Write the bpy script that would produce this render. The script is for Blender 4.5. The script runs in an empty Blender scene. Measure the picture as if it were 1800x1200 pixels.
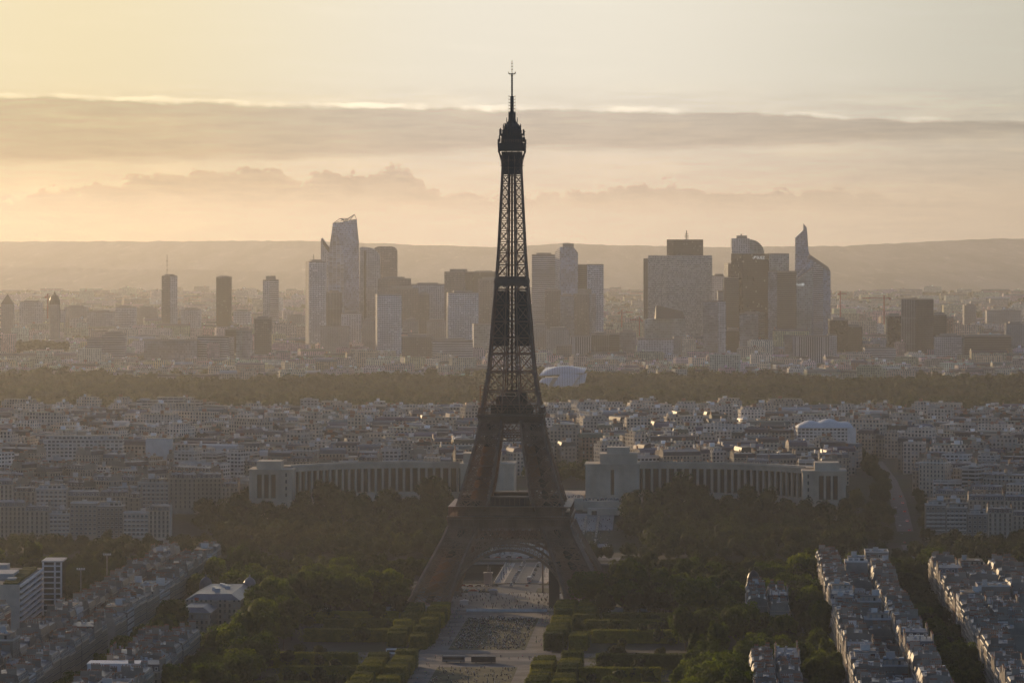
import bpy, math, random
import numpy as np
from math import sin, cos, tan, pi, radians, sqrt, atan2, hypot
from mathutils import Vector, Matrix, Quaternion
rnd = random.Random(11)
S = bpy.context.scene
C = S.collection

# ---------------------------------------------------------------- camera, sky, sun, exposure
F, HZ, H, TY = 7711.0, 387.0, 234.0, 2696.0      # focal length and horizon row for an 1800 px wide frame, eye height, distance of the iron tower
cam = bpy.data.cameras.new("camera"); camo = bpy.data.objects.new("camera", cam); C.objects.link(camo)
cam.sensor_width = 36; cam.lens = 36 * F / 1800; cam.shift_y = -(600 - HZ) / 1800
cam.clip_start = 5; cam.clip_end = 80000
camo.location = (0, 0, H); camo.rotation_euler = (radians(90), 0, 0)
S.camera = camo
SUN_AZ, SUN_EL = radians(-30.0), radians(9.0)
SKY_STRENGTH = 0.14
S.view_settings.view_transform = 'Standard'; S.view_settings.look = 'None'
S.view_settings.gamma = 1; S.view_settings.exposure = -0.6
S.view_settings.use_curve_mapping = False
sdir = Vector((sin(SUN_AZ) * cos(SUN_EL), cos(SUN_AZ) * cos(SUN_EL), sin(SUN_EL)))
sl = bpy.data.lights.new("sun", 'SUN'); sl.energy = 5.0; sl.angle = radians(0.5); sl.color = (1.0, 0.70, 0.39)
so = bpy.data.objects.new("sun", sl); C.objects.link(so)
so.rotation_euler = (-sdir).to_track_quat('-Z', 'Y').to_euler()
cy = S.cycles
cy.use_denoising = True
try: cy.denoiser = 'OPENIMAGEDENOISE'; cy.denoising_input_passes = 'RGB_ALBEDO_NORMAL'; cy.denoising_prefilter = 'ACCURATE'
except Exception: pass
cy.sample_clamp_indirect = 3.0; cy.max_bounces = 6; cy.diffuse_bounces = 3; cy.glossy_bounces = 2; cy.transmission_bounces = 3
cy.volume_bounces = 0; cy.transparent_max_bounces = 6
try:
    cy.use_adaptive_sampling = False
except Exception: pass

class NT:
    """small helper for building node trees"""
    def __init__(s, tree): s.t = tree; s.t.nodes.clear()
    def n(s, typ, **kw):
        x = s.t.nodes.new(typ)
        for k, v in kw.items(): setattr(x, k, v)
        return x
    def put(s, sock, v):
        if isinstance(v, bpy.types.NodeSocket): s.t.links.new(v, sock)
        elif v is not None:
            if isinstance(v, (tuple, list)) and len(v) == 3 and sock.type == 'RGBA': v = (*v, 1)
            sock.default_value = v
    def m(s, op, a, b=None, c=None, clamp=False):
        x = s.n('ShaderNodeMath', operation=op, use_clamp=clamp)
        s.put(x.inputs[0], a)
        if b is not None: s.put(x.inputs[1], b)
        if c is not None: s.put(x.inputs[2], c)
        return x.outputs[0]
    def step(s, v, lo, hi, a=0.0, b=1.0):
        x = s.n('ShaderNodeMapRange', interpolation_type='SMOOTHSTEP')
        s.put(x.inputs[0], v); s.put(x.inputs[1], lo); s.put(x.inputs[2], hi); s.put(x.inputs[3], a); s.put(x.inputs[4], b)
        return x.outputs[0]
    def mix(s, f, a, b, mode='MIX'):
        x = s.n('ShaderNodeMix', data_type='RGBA', blend_type=mode)
        s.put(x.inputs[0], f); s.put(x.inputs[6], a); s.put(x.inputs[7], b)
        return x.outputs[2]
    def noise(s, vec, scale, detail=3, rough=0.5, col=False):
        x = s.n('ShaderNodeTexNoise'); s.put(x.inputs['Vector'], vec)
        x.inputs['Scale'].default_value = scale; x.inputs['Detail'].default_value = detail; x.inputs['Roughness'].default_value = rough
        return x.outputs[1 if col else 0]
    def vec(s, x, y, z=0.0):
        v = s.n('ShaderNodeCombineXYZ'); s.put(v.inputs[0], x); s.put(v.inputs[1], y); s.put(v.inputs[2], z); return v.outputs[0]
    def curve(s, t, pts):
        x = s.n('ShaderNodeFloatCurve'); c = x.mapping.curves[0]
        pts = sorted(pts)
        c.points[0].location = pts[0]; c.points[1].location = pts[-1]
        for p in pts[1:-1]: c.points.new(*p)
        x.mapping.update(); s.put(x.inputs['Value'], t); return x.outputs[0]

world = bpy.data.worlds.new("World"); S.world = world; world.use_nodes = True
w = NT(world.node_tree)
sky = w.n('ShaderNodeTexSky', sky_type='NISHITA', sun_disc=False, sun_elevation=SUN_EL, sun_rotation=SUN_AZ,
          air_density=1.0, dust_density=1.6, ozone_density=3.0, altitude=100)
tc = w.n('ShaderNodeTexCoord'); sp = w.n('ShaderNodeSeparateXYZ'); w.t.links.new(tc.outputs['Generated'], sp.inputs[0])
AZ = w.m('MULTIPLY', w.m('ARCTAN2', sp.outputs[0], sp.outputs[1]), 57.29578)
EL = w.m('MULTIPLY', w.m('ARCSINE', sp.outputs[2]), 57.29578)
T = w.m('DIVIDE', w.m('ADD', AZ, 10.0), 20.0)
def cpts(lst): return [(((px - 900) / 134.6 + 10) / 20, ((HZ - py) / 134.6) / 4) for px, py in lst]
def edge(lst): return w.m('MULTIPLY', w.curve(T, cpts(lst)), 4.0)
P1 = w.vec(w.m('MULTIPLY', AZ, 0.9), w.m('MULTIPLY', EL, 2.6))
nA = w.m('SUBTRACT', w.noise(P1, 1.6, 6, 0.6), 0.5)
nA2 = w.m('SUBTRACT', w.noise(w.vec(w.m('MULTIPLY', AZ, 0.35), w.m('MULTIPLY', EL, 3.0)), 1.5, 4, 0.55), 0.5)
topA = edge([(-440, 160), (0, 168), (280, 175), (440, 181), (900, 188), (1200, 193), (1500, 204), (1800, 214), (2240, 225)])
botA = edge([(-440, 296), (0, 291), (300, 286), (600, 278), (900, 268), (1200, 264), (1500, 252), (1800, 241), (2240, 230)])
dA = w.m('SUBTRACT', w.m('ADD', topA, w.m('MULTIPLY', nA, 0.16)), EL)
mA = w.m('MULTIPLY', w.step(dA, 0.0, 0.05), w.step(w.m('SUBTRACT', w.m('ADD', EL, w.m('MULTIPLY', nA2, 0.22)), botA), -0.05, 0.12))
nr = w.noise(w.vec(w.m('MULTIPLY', AZ, 0.8), 3.3), 1.1, 4, 0.6)
rim = w.m('MULTIPLY', w.m('MULTIPLY', w.step(dA, -0.035, 0.005), w.step(dA, 0.07, 0.02)), w.step(nr, 0.38, 0.62))
# second bank: cumulus heads
topB = edge([(-440, 350), (0, 345), (120, 328), (200, 318), (290, 300), (400, 297), (480, 292), (520, 312), (590, 300), (640, 303), (700, 290), (735, 305), (765, 331),
             (850, 338), (1000, 333), (1100, 326), (1200, 322), (1265, 336), (1350, 334), (1470, 330), (1600, 348), (1800, 352), (2240, 352)])
nB = w.m('SUBTRACT', w.noise(w.vec(w.m('MULTIPLY', AZ, 1.6), w.m('MULTIPLY', EL, 2.2)), 2.6, 6, 0.62), 0.5)
dB = w.m('SUBTRACT', w.m('ADD', topB, w.m('MULTIPLY', nB, 0.55)), EL)
fadeB = w.step(EL, 0.0, 0.34)
sideB = w.step(AZ, 6.0, 2.8, 0.25, 1.0)
nBi = w.noise(w.vec(w.m('MULTIPLY', AZ, 1.2), w.m('MULTIPLY', EL, 3.5)), 1.7, 5, 0.6)
mB = w.m('MULTIPLY', w.m('MULTIPLY', w.step(dB, 0.0, 0.06), fadeB), w.m('MULTIPLY', sideB, w.step(nBi, 0.25, 0.75, 0.55, 1.0)))
rimB = w.m('MULTIPLY', w.m('MULTIPLY', w.step(dB, -0.04, 0.0), w.step(dB, 0.08, 0.02)), w.m('MULTIPLY', sideB, 0.45))
# faint high streaks
nS = w.noise(w.vec(w.m('MULTIPLY', AZ, 0.25), w.m('ADD', w.m('MULTIPLY', EL, 3.2), w.m('MULTIPLY', AZ, 0.12))), 2.2, 5, 0.55)
streak = w.step(nS, 0.5, 0.8, 0.0, 0.10)
VEILF = 0.86
GRADE = w.n('ShaderNodeRGB'); GRADE.outputs[0].default_value = (1.02, 1.0, 1.10, 1)
col = sky.outputs[0]
col = w.mix(1.0, col, GRADE.outputs[0], 'MULTIPLY')
# thin pale cirrus veil in front of the evening sky
veil = w.m('MULTIPLY', w.step(w.m('ABSOLUTE', AZ), 70.0, 12.0), w.step(EL, 30.0, 6.0))
VEIL = w.mix(w.step(EL, 0.0, 2.0), (9.2, 7.4, 5.75), (10.2, 9.45, 8.0))
VEIL = w.mix(w.step(AZ, -6.0, 0.0), w.mix(1.0, VEIL, (1.0, 0.92, 0.70), 'MULTIPLY'), VEIL)
VEIL = w.mix(w.step(AZ, 1.0, 7.5), VEIL, w.mix(1.0, VEIL, (0.70, 0.71, 0.70), 'MULTIPLY'))
col = w.mix(w.m('MULTIPLY', veil, VEILF), col, VEIL)
CLEAR = col
col = w.mix(streak, col, w.mix(1.0, col, (1.35, 1.35, 1.35), 'MULTIPLY'))
col = w.mix(w.m('MULTIPLY', mA, 0.95), col, w.mix(1.0, col, (0.74, 0.715, 0.71), 'MULTIPLY'))
col = w.mix(w.m('MULTIPLY', mB, 0.9), col, w.mix(1.0, col, (0.63, 0.59, 0.59), 'MULTIPLY'))
col = w.mix(w.m('MULTIPLY', rim, 0.75), col, w.mix(1.0, CLEAR, (1.42, 1.42, 1.4), 'MULTIPLY'))
col = w.mix(w.m('MULTIPLY', rimB, 0.6), col, w.mix(1.0, CLEAR, (1.2, 1.18, 1.12), 'MULTIPLY'))
fib = w.noise(w.vec(w.m('MULTIPLY', AZ, 0.7), w.m('MULTIPLY', EL, 7.0)), 1.8, 7, 0.65)
fib2 = w.noise(w.vec(w.m('ADD', w.m('MULTIPLY', AZ, 0.5), 5.0), w.m('MULTIPLY', EL, 3.0)), 1.2, 6, 0.6)
low = w.step(EL, 1.9, 1.5)
col = w.mix(1.0, col, w.mix(w.m('MULTIPLY', low, w.step(fib, 0.32, 0.68)), (1, 1, 1), (0.90, 0.895, 0.90)), 'MULTIPLY')
col = w.mix(1.0, col, w.mix(w.m('MULTIPLY', low, w.step(fib2, 0.45, 0.7)), (1, 1, 1), (1.10, 1.085, 1.05)), 'MULTIPLY')
bg = w.n('ShaderNodeBackground'); w.put(bg.inputs[0], col); bg.inputs[1].default_value = SKY_STRENGTH
wo = w.n('ShaderNodeOutputWorld'); w.t.links.new(bg.outputs[0], wo.inputs[0])
HAZE_DENSITY, HAZE_G, HAZE_COL = 3.9e-5, 0.66, (0.97, 0.96, 0.96)

# ---------------------------------------------------------------- tags and mesh builder
def tag(o, label=None, cat=None, group=None, kind=None):
    if label: o['label'] = label
    if cat: o['category'] = cat
    if group: o['group'] = group
    if kind: o['kind'] = kind
    return o
def empty(name, loc, rz=0.0):
    o = bpy.data.objects.new(name, None); C.objects.link(o); o.location = loc; o.rotation_euler = (0, 0, rz); return o
ONES = "zeroth first second third fourth fifth sixth seventh eighth ninth tenth eleventh twelfth thirteenth fourteenth fifteenth sixteenth seventeenth eighteenth nineteenth".split()
TENS = "x x twenty thirty forty fifty sixty seventy eighty ninety".split()
TENTH = "x x twentieth thirtieth fortieth fiftieth sixtieth seventieth eightieth ninetieth".split()
def nth(k):
    if k < 20: return ONES[k]
    if k < 100: return TENTH[k // 10] if k % 10 == 0 else TENS[k // 10] + "-" + ONES[k % 10]
    return "hundred-and-" + nth(k - 100) if k > 100 else "hundredth"
class MB:
    def __init__(s): s.v = []; s.f = []; s.uv = []; s.m = []; s.c = []
    def poly(s, pts, uvs=None, mat=0, c=None):
        b = len(s.v); s.v.extend(pts); s.f.append(tuple(range(b, b + len(pts))))
        s.uv.extend(uvs if uvs else [(p[0], p[2]) for p in pts]); s.m.append(mat); s.c.append(c or (1, 1, 1))
    def prism(s, poly, z0, z1, mat=0, top=None, cap=True, poly1=None, bottom=False, c=None):
        n = len(poly); q = poly1 or poly; u = 0
        for i in range(n):
            a, b = poly[i], poly[(i + 1) % n]; a1, b1 = q[i], q[(i + 1) % n]
            L = hypot(b[0] - a[0], b[1] - a[1])
            s.poly([(a[0], a[1], z0), (b[0], b[1], z0), (b1[0], b1[1], z1), (a1[0], a1[1], z1)], [(u, 0), (u + L, 0), (u + L, z1 - z0), (u, z1 - z0)], mat, c)
            u += L
        if cap: s.poly([(p[0], p[1], z1) for p in q], [(p[0], p[1]) for p in q], mat if top is None else top, c)
        if bottom: s.poly([(p[0], p[1], z0) for p in reversed(poly)], [(p[0], p[1]) for p in reversed(poly)], mat, c)
    def rect(s, cx, cy, w_, d, z0, z1, rot=0.0, mat=0, top=None, bottom=False, c=None, inset=0.0):
        s.prism(rect(cx, cy, w_, d, rot), z0, z1, mat, top, True, rect(cx, cy, w_ - 2 * inset, d - 2 * inset, rot) if inset else None, bottom, c)
    def bar(s, p, q, t, mat=0, t2=None):
        p, q = Vector(p), Vector(q); d = q - p
        if d.length < 1e-6: return
        d.normalize(); up = Vector((0, 0, 1)) if abs(d.z) < 0.9 else Vector((0, 1, 0))
        a = d.cross(up).normalized() * (t / 2); b = d.cross(a).normalized() * ((t2 or t) / 2)
        k = [(1, 1), (-1, 1), (-1, -1), (1, -1)]
        P = [tuple(p + a * i + b * j) for i, j in k]; Q = [tuple(q + a * i + b * j) for i, j in k]
        for i in range(4):
            j = (i + 1) % 4; s.poly([P[i], P[j], Q[j], Q[i]], None, mat)
        s.poly(P[::-1], None, mat); s.poly(Q, None, mat)
    def tube(s, prof, n=10, cx=0, cy=0, mat=0):
        for (r0, z0), (r1, z1) in zip(prof, prof[1:]):
            for i in range(n):
                a, b = 2 * pi * i / n, 2 * pi * (i + 1) / n
                s.poly([(cx + r0 * cos(a), cy + r0 * sin(a), z0), (cx + r0 * cos(b), cy + r0 * sin(b), z0), (cx + r1 * cos(b), cy + r1 * sin(b), z1), (cx + r1 * cos(a), cy + r1 * sin(a), z1)], None, mat)
    def grid(s, fn, nu, nv, mat=0):
        for i in range(nu):
            for j in range(nv):
                pp = [fn(a / nu, b / nv) for a, b in ((i, j), (i + 1, j), (i + 1, j + 1), (i, j + 1))]
                s.poly(pp, None, mat)
    def add(s, o):
        b = len(s.v); s.v.extend(o.v); s.f.extend(tuple(i + b for i in f) for f in o.f); s.uv.extend(o.uv); s.m.extend(o.m); s.c.extend(o.c)
    def mesh(s, name, mats, loc=(0, 0, 0), col=False, weld=False, smooth=False):
        me = bpy.data.meshes.new(name)
        V = np.array(s.v, dtype=np.float64).reshape(-1, 3) - np.array(loc)
        cnt = np.array([len(f) for f in s.f], dtype=np.int32)
        loops = np.concatenate([np.array(f, dtype=np.int32) for f in s.f]) if s.f else np.zeros(0, np.int32)
        me.vertices.add(len(V)); me.vertices.foreach_set('co', V.astype(np.float32).ravel())
        me.loops.add(len(loops)); me.loops.foreach_set('vertex_index', loops)
        me.polygons.add(len(cnt)); me.polygons.foreach_set('loop_start', np.concatenate(([0], np.cumsum(cnt)[:-1])).astype(np.int32) if len(cnt) else cnt)
        me.polygons.foreach_set('material_index', np.array(s.m, dtype=np.int32))
        uvl = me.uv_layers.new(name='UVMap'); uvl.data.foreach_set('uv', np.array(s.uv, dtype=np.float32).ravel())
        if col:
            ca = me.color_attributes.new('tint', 'FLOAT_COLOR', 'CORNER')
            cc = np.repeat(np.hstack([np.array(s.c, dtype=np.float32), np.ones((len(s.c), 1), np.float32)]), cnt, axis=0)
            ca.data.foreach_set('color', cc.ravel())
        for m_ in (mats if isinstance(mats, (list, tuple)) else [mats]): me.materials.append(m_)
        me.update(calc_edges=True)
        if smooth: me.polygons.foreach_set('use_smooth', [True] * len(me.polygons))
        return me
    def build(s, name, mats, parent=None, loc=(0, 0, 0), **kw):
        """link as one object whose origin is at world point loc; a child shares its parent's origin"""
        o = bpy.data.objects.new(name, s.mesh(name, mats, loc, **kw)); C.objects.link(o)
        if parent is not None: o.parent = parent
        else: o.location = loc
        return o
def rect(cx, cy, w_, d, rot=0.0):
    c_, s_ = cos(rot), sin(rot)
    return [(cx + x * c_ - y * s_, cy + x * s_ + y * c_) for x, y in ((-w_ / 2, -d / 2), (w_ / 2, -d / 2), (w_ / 2, d / 2), (-w_ / 2, d / 2))]
def px(x): return (x - 900) / F
def wx(p, Y): return (p - 900) / F * Y
def wz(q, Y): return H - (q - HZ) / F * Y
ROT = radians(-2.6)
def L(u, v):  # local frame of the park axis: u across to the right, v from the iron tower towards the camera
    return (u * cos(ROT) - (-v) * sin(ROT), TY + u * sin(ROT) + (-v) * cos(ROT))
def UV(x, y):
    dx, dy = x, y - TY
    return (dx * cos(ROT) + dy * sin(ROT), -(-dx * sin(ROT) + dy * cos(ROT)))
_gy = [-3000, 2985, 3060, 3180, 3290, 3345, 3500, 4200, 4600, 4900, 6000, 7000, 8300, 9000, 12000, 26000]
_gz = [0, 0, 0.3, 2.5, 15, 21, 27, 25, 14, 8, 6, 4, 10, 9, 5, 5]
def ground(x, y):
    v = UV(x, y)[1]
    return float(np.interp(TY - v, _gy, _gz))
def copy(o, parent=None, **kw):
    c = o.copy(); C.objects.link(c); c.parent = parent
    for k, v in kw.items(): setattr(c, k, v)
    return c

# ---------------------------------------------------------------- materials
def pbsdf(t, col, rough=0.8, metal=0.0, spec=0.3):
    b = t.n('ShaderNodeBsdfPrincipled'); t.put(b.inputs['Base Color'], col); t.put(b.inputs['Roughness'], rough); t.put(b.inputs['Metallic'], metal)
    t.put(b.inputs['Specular IOR Level'], spec); return b
def mat(name):
    m_ = bpy.data.materials.new(name); m_.use_nodes = True; return m_, NT(m_.node_tree)
def out(t, sh):
    o = t.n('ShaderNodeOutputMaterial'); t.t.links.new(sh, o.inputs[0])
def plain(name, col, rough=0.8, var=0.25, scale=0.4, metal=0.0, spec=0.3, rand=0.0):
    """one colour broken up by weathering noise in object space, with a small tint from object to object"""
    m_, t = mat(name); tc_ = t.n('ShaderNodeTexCoord')
    n_ = t.noise(tc_.outputs['Object'], scale, 5, 0.6)
    c_ = t.mix(t.step(n_, 0.3, 0.7), tuple(x * (1 - var) for x in col), tuple(min(1, x * (1 + var)) for x in col))
    if rand:
        oi = t.n('ShaderNodeObjectInfo'); c_ = t.mix(1.0, c_, t.mix(oi.outputs['Random'], (1 - rand,) * 3, (1 + rand,) * 3), 'MULTIPLY')
    out(t, pbsdf(t, c_, rough, metal, spec).outputs[0]); return m_
def facade(name, wall, glass=(0.03, 0.035, 0.045), cu=2.6, cv=3.1, wu=(0.28, 0.72), wv=(0.22, 0.82), rough=0.75, grough=0.15, band=0.0, pale=0.2, tint=False, rand=0.25, var=0.15, gspec=0.5, nscale=0.15, painted_refl=0.0):
    """wall with a window in every bay and storey, laid out in metres along the wall (UV)"""
    m_, t = mat(name); uvn = t.n('ShaderNodeUVMap'); s_ = t.n('ShaderNodeSeparateXYZ'); t.t.links.new(uvn.outputs[0], s_.inputs[0])
    U = t.m('DIVIDE', s_.outputs[0], cu); V = t.m('DIVIDE', s_.outputs[1], cv)
    fu, fv = t.m('FRACT', U), t.m('FRACT', V)
    def inside(f, a, b): return t.m('MULTIPLY', t.m('GREATER_THAN', f, a), t.m('LESS_THAN', f, b))
    win = t.m('MULTIPLY', inside(fu, *wu), inside(fv, *wv))
    wn = t.n('ShaderNodeTexWhiteNoise', noise_dimensions='2D'); t.put(wn.inputs['Vector'], t.vec(t.m('FLOOR', U), t.m('FLOOR', V)))
    tc_ = t.n('ShaderNodeTexCoord'); n_ = t.noise(tc_.outputs['Object'], nscale, 5, 0.6)
    wc = t.mix(t.step(n_, 0.3, 0.7), tuple(x * (1 - var) for x in wall), tuple(min(1, x * (1 + var)) for x in wall))
    oi = t.n('ShaderNodeObjectInfo')
    if rand: wc = t.mix(1.0, wc, t.mix(oi.outputs['Random'], (1 - rand, 1 - rand, 1 - rand), (1 + rand, 1 + rand * .95, 1 + rand * .9)), 'MULTIPLY')
    if tint:
        at = t.n('ShaderNodeAttribute', attribute_name='tint'); wc = t.mix(1.0, wc, at.outputs['Color'], 'MULTIPLY')
    if band: wc = t.mix(t.m('LESS_THAN', fv, band), wc, t.mix(1.0, wc, (0.6, 0.6, 0.6), 'MULTIPLY'))
    gc = t.mix(t.step(wn.outputs['Value'], 1 - pale - 0.01, 1 - pale), t.mix(wn.outputs['Value'], tuple(g * .6 for g in glass), tuple(g * 1.5 for g in glass)), tuple(0.25 + 0.3 * x for x in wall))
    c_ = t.mix(win, wc, gc)
    if painted_refl: c_ = t.mix(1.0, c_, t.mix(t.step(t.noise(tc_.outputs['Object'], 0.022, 3, 0.55), .36, .64), (1 - painted_refl,) * 3, (1 + painted_refl,) * 3), 'MULTIPLY')  # uneven reflections painted into the wall and glass colour
    b = pbsdf(t, c_, t.m('ADD', rough, t.m('MULTIPLY', win, grough - rough)), 0.0, t.m('ADD', 0.2, t.m('MULTIPLY', win, gspec - 0.2)))
    out(t, b.outputs[0]); return m_
def leafmat(name, a, b, tr=0.46, tcol=(0.34, 0.34, 0.045), rand=True):
    m_, t = mat(name); tc_ = t.n('ShaderNodeTexCoord'); oi = t.n('ShaderNodeObjectInfo')
    n_ = t.noise(tc_.outputs['Object'], 0.35, 4, 0.6)
    c_ = t.mix(t.step(n_, 0.3, 0.7), a, b)
    if rand: c_ = t.mix(1.0, c_, t.mix(oi.outputs['Random'], (0.42, 0.52, 0.6), (1.75, 1.5, 0.9)), 'MULTIPLY')
    d = pbsdf(t, c_, 0.75, 0, 0.1); tl = t.n('ShaderNodeBsdfTranslucent'); t.put(tl.inputs[0], t.mix(1.0, c_, tuple(x * 8 for x in tcol), 'MULTIPLY'))
    mx = t.n('ShaderNodeMixShader'); mx.inputs[0].default_value = tr
    t.t.links.new(d.outputs[0], mx.inputs[1]); t.t.links.new(tl.outputs[0], mx.inputs[2]); out(t, mx.outputs[0]); return m_
M = {}
M['iron'] = plain('brown_iron', (0.30, 0.18, 0.115), 0.5, 0.25, 0.08, 0.0, 0.4)
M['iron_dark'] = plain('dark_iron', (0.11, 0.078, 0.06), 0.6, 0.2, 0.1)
M['stone'] = plain('limestone', (0.55, 0.475, 0.38), 0.85, 0.18, 0.06)
M['stone_dark'] = plain('grey_stone', (0.25, 0.23, 0.21), 0.85, 0.2, 0.08)
M['glass'] = plain('dark_glass', (0.03, 0.033, 0.04), 0.12, 0.2, 0.5, 0, 0.5)
m_, t = mat('orange_netting'); d_ = pbsdf(t, (0.30, 0.18, 0.11), .8); tl_ = t.n('ShaderNodeBsdfTranslucent'); tl_.inputs[0].default_value = (.42, .25, .14, 1); mx_ = t.n('ShaderNodeMixShader'); mx_.inputs[0].default_value = .6
t.t.links.new(d_.outputs[0], mx_.inputs[1]); t.t.links.new(tl_.outputs[0], mx_.inputs[2]); out(t, mx_.outputs[0]); M['orange_net'] = m_
M['white'] = plain('white_paint', (0.78, 0.78, 0.78), 0.55, 0.06, 0.3)
M['zinc'] = plain('zinc_roof', (0.125, 0.133, 0.148), 0.42, 0.3, 0.18, 0.0, 0.5, 0.35)
M['slate'] = plain('slate_roof', (0.055, 0.055, 0.064), 0.5, 0.3, 0.25, 0.0, 0.45, 0.3)
M['gravel_roof'] = plain('flat_roof_gravel', (0.15, 0.145, 0.14), 0.9, 0.3, 0.2, 0, 0.2, 0.35)
M['wall_plain'] = plain('rendered_wall', (0.31, 0.275, 0.235), 0.85, 0.18, 0.12, 0, 0.2, 0.3)
M['wall_light'] = plain('light_stone_wall', (0.50, 0.45, 0.385), 0.85, 0.15, 0.12, 0, 0.2, 0.22)
M['wall_white'] = plain('white_wall', (0.62, 0.61, 0.59), 0.8, 0.12, 0.12, 0, 0.2, 0.2)
M['brick'] = plain('brick_wall', (0.23, 0.11, 0.075), 0.85, 0.2, 0.3, 0, 0.2, 0.3)
M['pot'] = plain('terracotta', (0.33, 0.14, 0.075), 0.8, 0.25, 1.0)
M['skylight'] = plain('skylight_glass', (0.55, 0.58, 0.62), 0.18, 0.15, 0.5, 0, 0.6)
M['vent'] = plain('galvanised_vent', (0.45, 0.46, 0.48), 0.35, 0.2, 0.6, 0.4, 0.5)
M['bark'] = plain('bark', (0.075, 0.058, 0.045), 0.9, 0.3, 1.5)
M['leaf'] = leafmat('leaves', (0.030, 0.050, 0.012), (0.066, 0.092, 0.020))
M['leaf_far'] = leafmat('far_leaves', (0.04, 0.048, 0.018), (0.078, 0.085, 0.027), 0.25)
M['hedge'] = leafmat('clipped_leaves', (0.075, 0.092, 0.024), (0.125, 0.14, 0.036), 0.35)
M['metal'] = plain('grey_metal', (0.30, 0.30, 0.31), 0.4, 0.15, 0.5, 0.5)
M['dark'] = plain('dark_metal', (0.05, 0.05, 0.055), 0.5, 0.2, 0.5)
M['red'] = plain('red_paint', (0.42, 0.09, 0.05), 0.5, 0.15, 0.5)
M['facade_stone'] = facade('stone_facade', (0.42, 0.37, 0.305), cu=2.7, cv=3.2, band=0.07)
M['facade_cream'] = facade('cream_facade', (0.47, 0.42, 0.35), cu=3.0, cv=3.1, wu=(0.3, 0.68), band=0.06)
M['facade_white'] = facade('white_facade', (0.66, 0.64, 0.61), cu=3.4, cv=2.9, wu=(0.15, 0.8), wv=(0.3, 0.8), pale=0.15)
M['facade_strip'] = facade('ribbon_window_facade', (0.60, 0.57, 0.53), cu=5.5, cv=3.0, wu=(0.04, 0.96), wv=(0.38, 0.85), pale=0.12)
M['facade_brick'] = facade('brick_facade', (0.25, 0.14, 0.10), cu=2.9, cv=3.0, pale=0.35)
M['far_wall'] = facade('far_walls', (0.60, 0.56, 0.51), cu=3.2, cv=3.1, tint=True, rand=0, wu=(.25, .75))
m_, t = mat('far_roofs'); at = t.n('ShaderNodeAttribute', attribute_name='tint'); out(t, pbsdf(t, at.outputs['Color'], 0.55, 0, 0.4).outputs[0]); M['far_roof'] = m_
# ---------------------------------------------------------------- setting: ground, river, hills
def sheet(name, poly, z, m_, thick=0.0):
    mb = MB(); mb.poly([(x, y, z) for x, y in poly], [(x, y) for x, y in poly]); o = mb.build(name, m_); tag(o, kind='structure'); return o
m_, t = mat('city_ground'); tc_ = t.n('ShaderNodeTexCoord')
n1 = t.noise(tc_.outputs['Object'], 0.012, 6, 0.6); n2 = t.noise(tc_.outputs['Object'], 0.12, 5, 0.6)
gc = t.mix(t.step(n1, 0.42, 0.58), (0.055, 0.052, 0.048), (0.045, 0.055, 0.022)); gc = t.mix(t.step(n2, 0.3, 0.75), t.mix(1.0, gc, (0.7, 0.7, 0.7), 'MULTIPLY'), gc)
out(t, pbsdf(t, gc, 0.9).outputs[0]); M['ground'] = m_
M['asphalt'] = plain('asphalt', (0.085, 0.083, 0.085), 0.7, 0.2, 0.1, 0, 0.4)
M['gravel'] = plain('pale_gravel', (0.23, 0.205, 0.18), 0.9, 0.32, 0.06)
M['paving'] = plain('pale_paving', (0.34, 0.32, 0.30), 0.7, 0.22, 0.05)
M['lawn'] = plain('worn_lawn', (0.10, 0.095, 0.045), 0.9, 0.55, 0.07)
us = np.unique(np.concatenate([np.arange(-9000, 9001, 900), np.arange(-1200, 1201, 150)]))
vs = np.unique(np.concatenate([np.arange(-19500, 4501, 600), np.arange(-2400, 600, 75), [-296, -286, -285, -134, -133, -124]]))
def gz_uv(u, v):
    z = float(np.interp(TY - v, _gy, _gz))
    if -285.5 < v < -133.5: z = -8.0
    return z
mb = MB()
for a, b in zip(vs, vs[1:]):
    for c_, d in zip(us, us[1:]):
        q = [(c_, b), (d, b), (d, a), (c_, a)]
        mb.poly([(*L(*p), gz_uv(*p)) for p in q], [p for p in q])
tag(mb.build('ground', M['ground']), kind='structure')
m_, t = mat('river_water'); tc_ = t.n('ShaderNodeTexCoord'); bn = t.n('ShaderNodeBump'); bn.inputs['Strength'].default_value = 0.25
t.put(bn.inputs['Height'], t.noise(tc_.outputs['Object'], 0.25, 4, 0.6)); b = pbsdf(t, (0.03, 0.035, 0.03), 0.12, 0, 0.5); t.t.links.new(bn.outputs[0], b.inputs['Normal']); out(t, b.outputs[0])
sheet('river', [L(-1500, -133.4), L(1500, -133.4), L(1500, -285.6), L(-1500, -285.6)], -5.6, m_)
for nm, v0 in (('quay_wall', -133), ('quay_wall', -287)):
    mb = MB()
    for u0 in (-700, 18): mb.prism([L(u0, v0), L(u0 + 682, v0), L(u0 + 682, v0 - 1.2), L(u0, v0 - 1.2)], -8, 1.0, 0)
    o = mb.build(nm, M['stone_dark'], loc=(*L(0, v0), -8))
    tag(o, 'pale stone quay wall on the near bank behind the iron tower' if v0 > -200 else 'stone quay wall on the far bank below the garden slope', 'quay wall')
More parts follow.
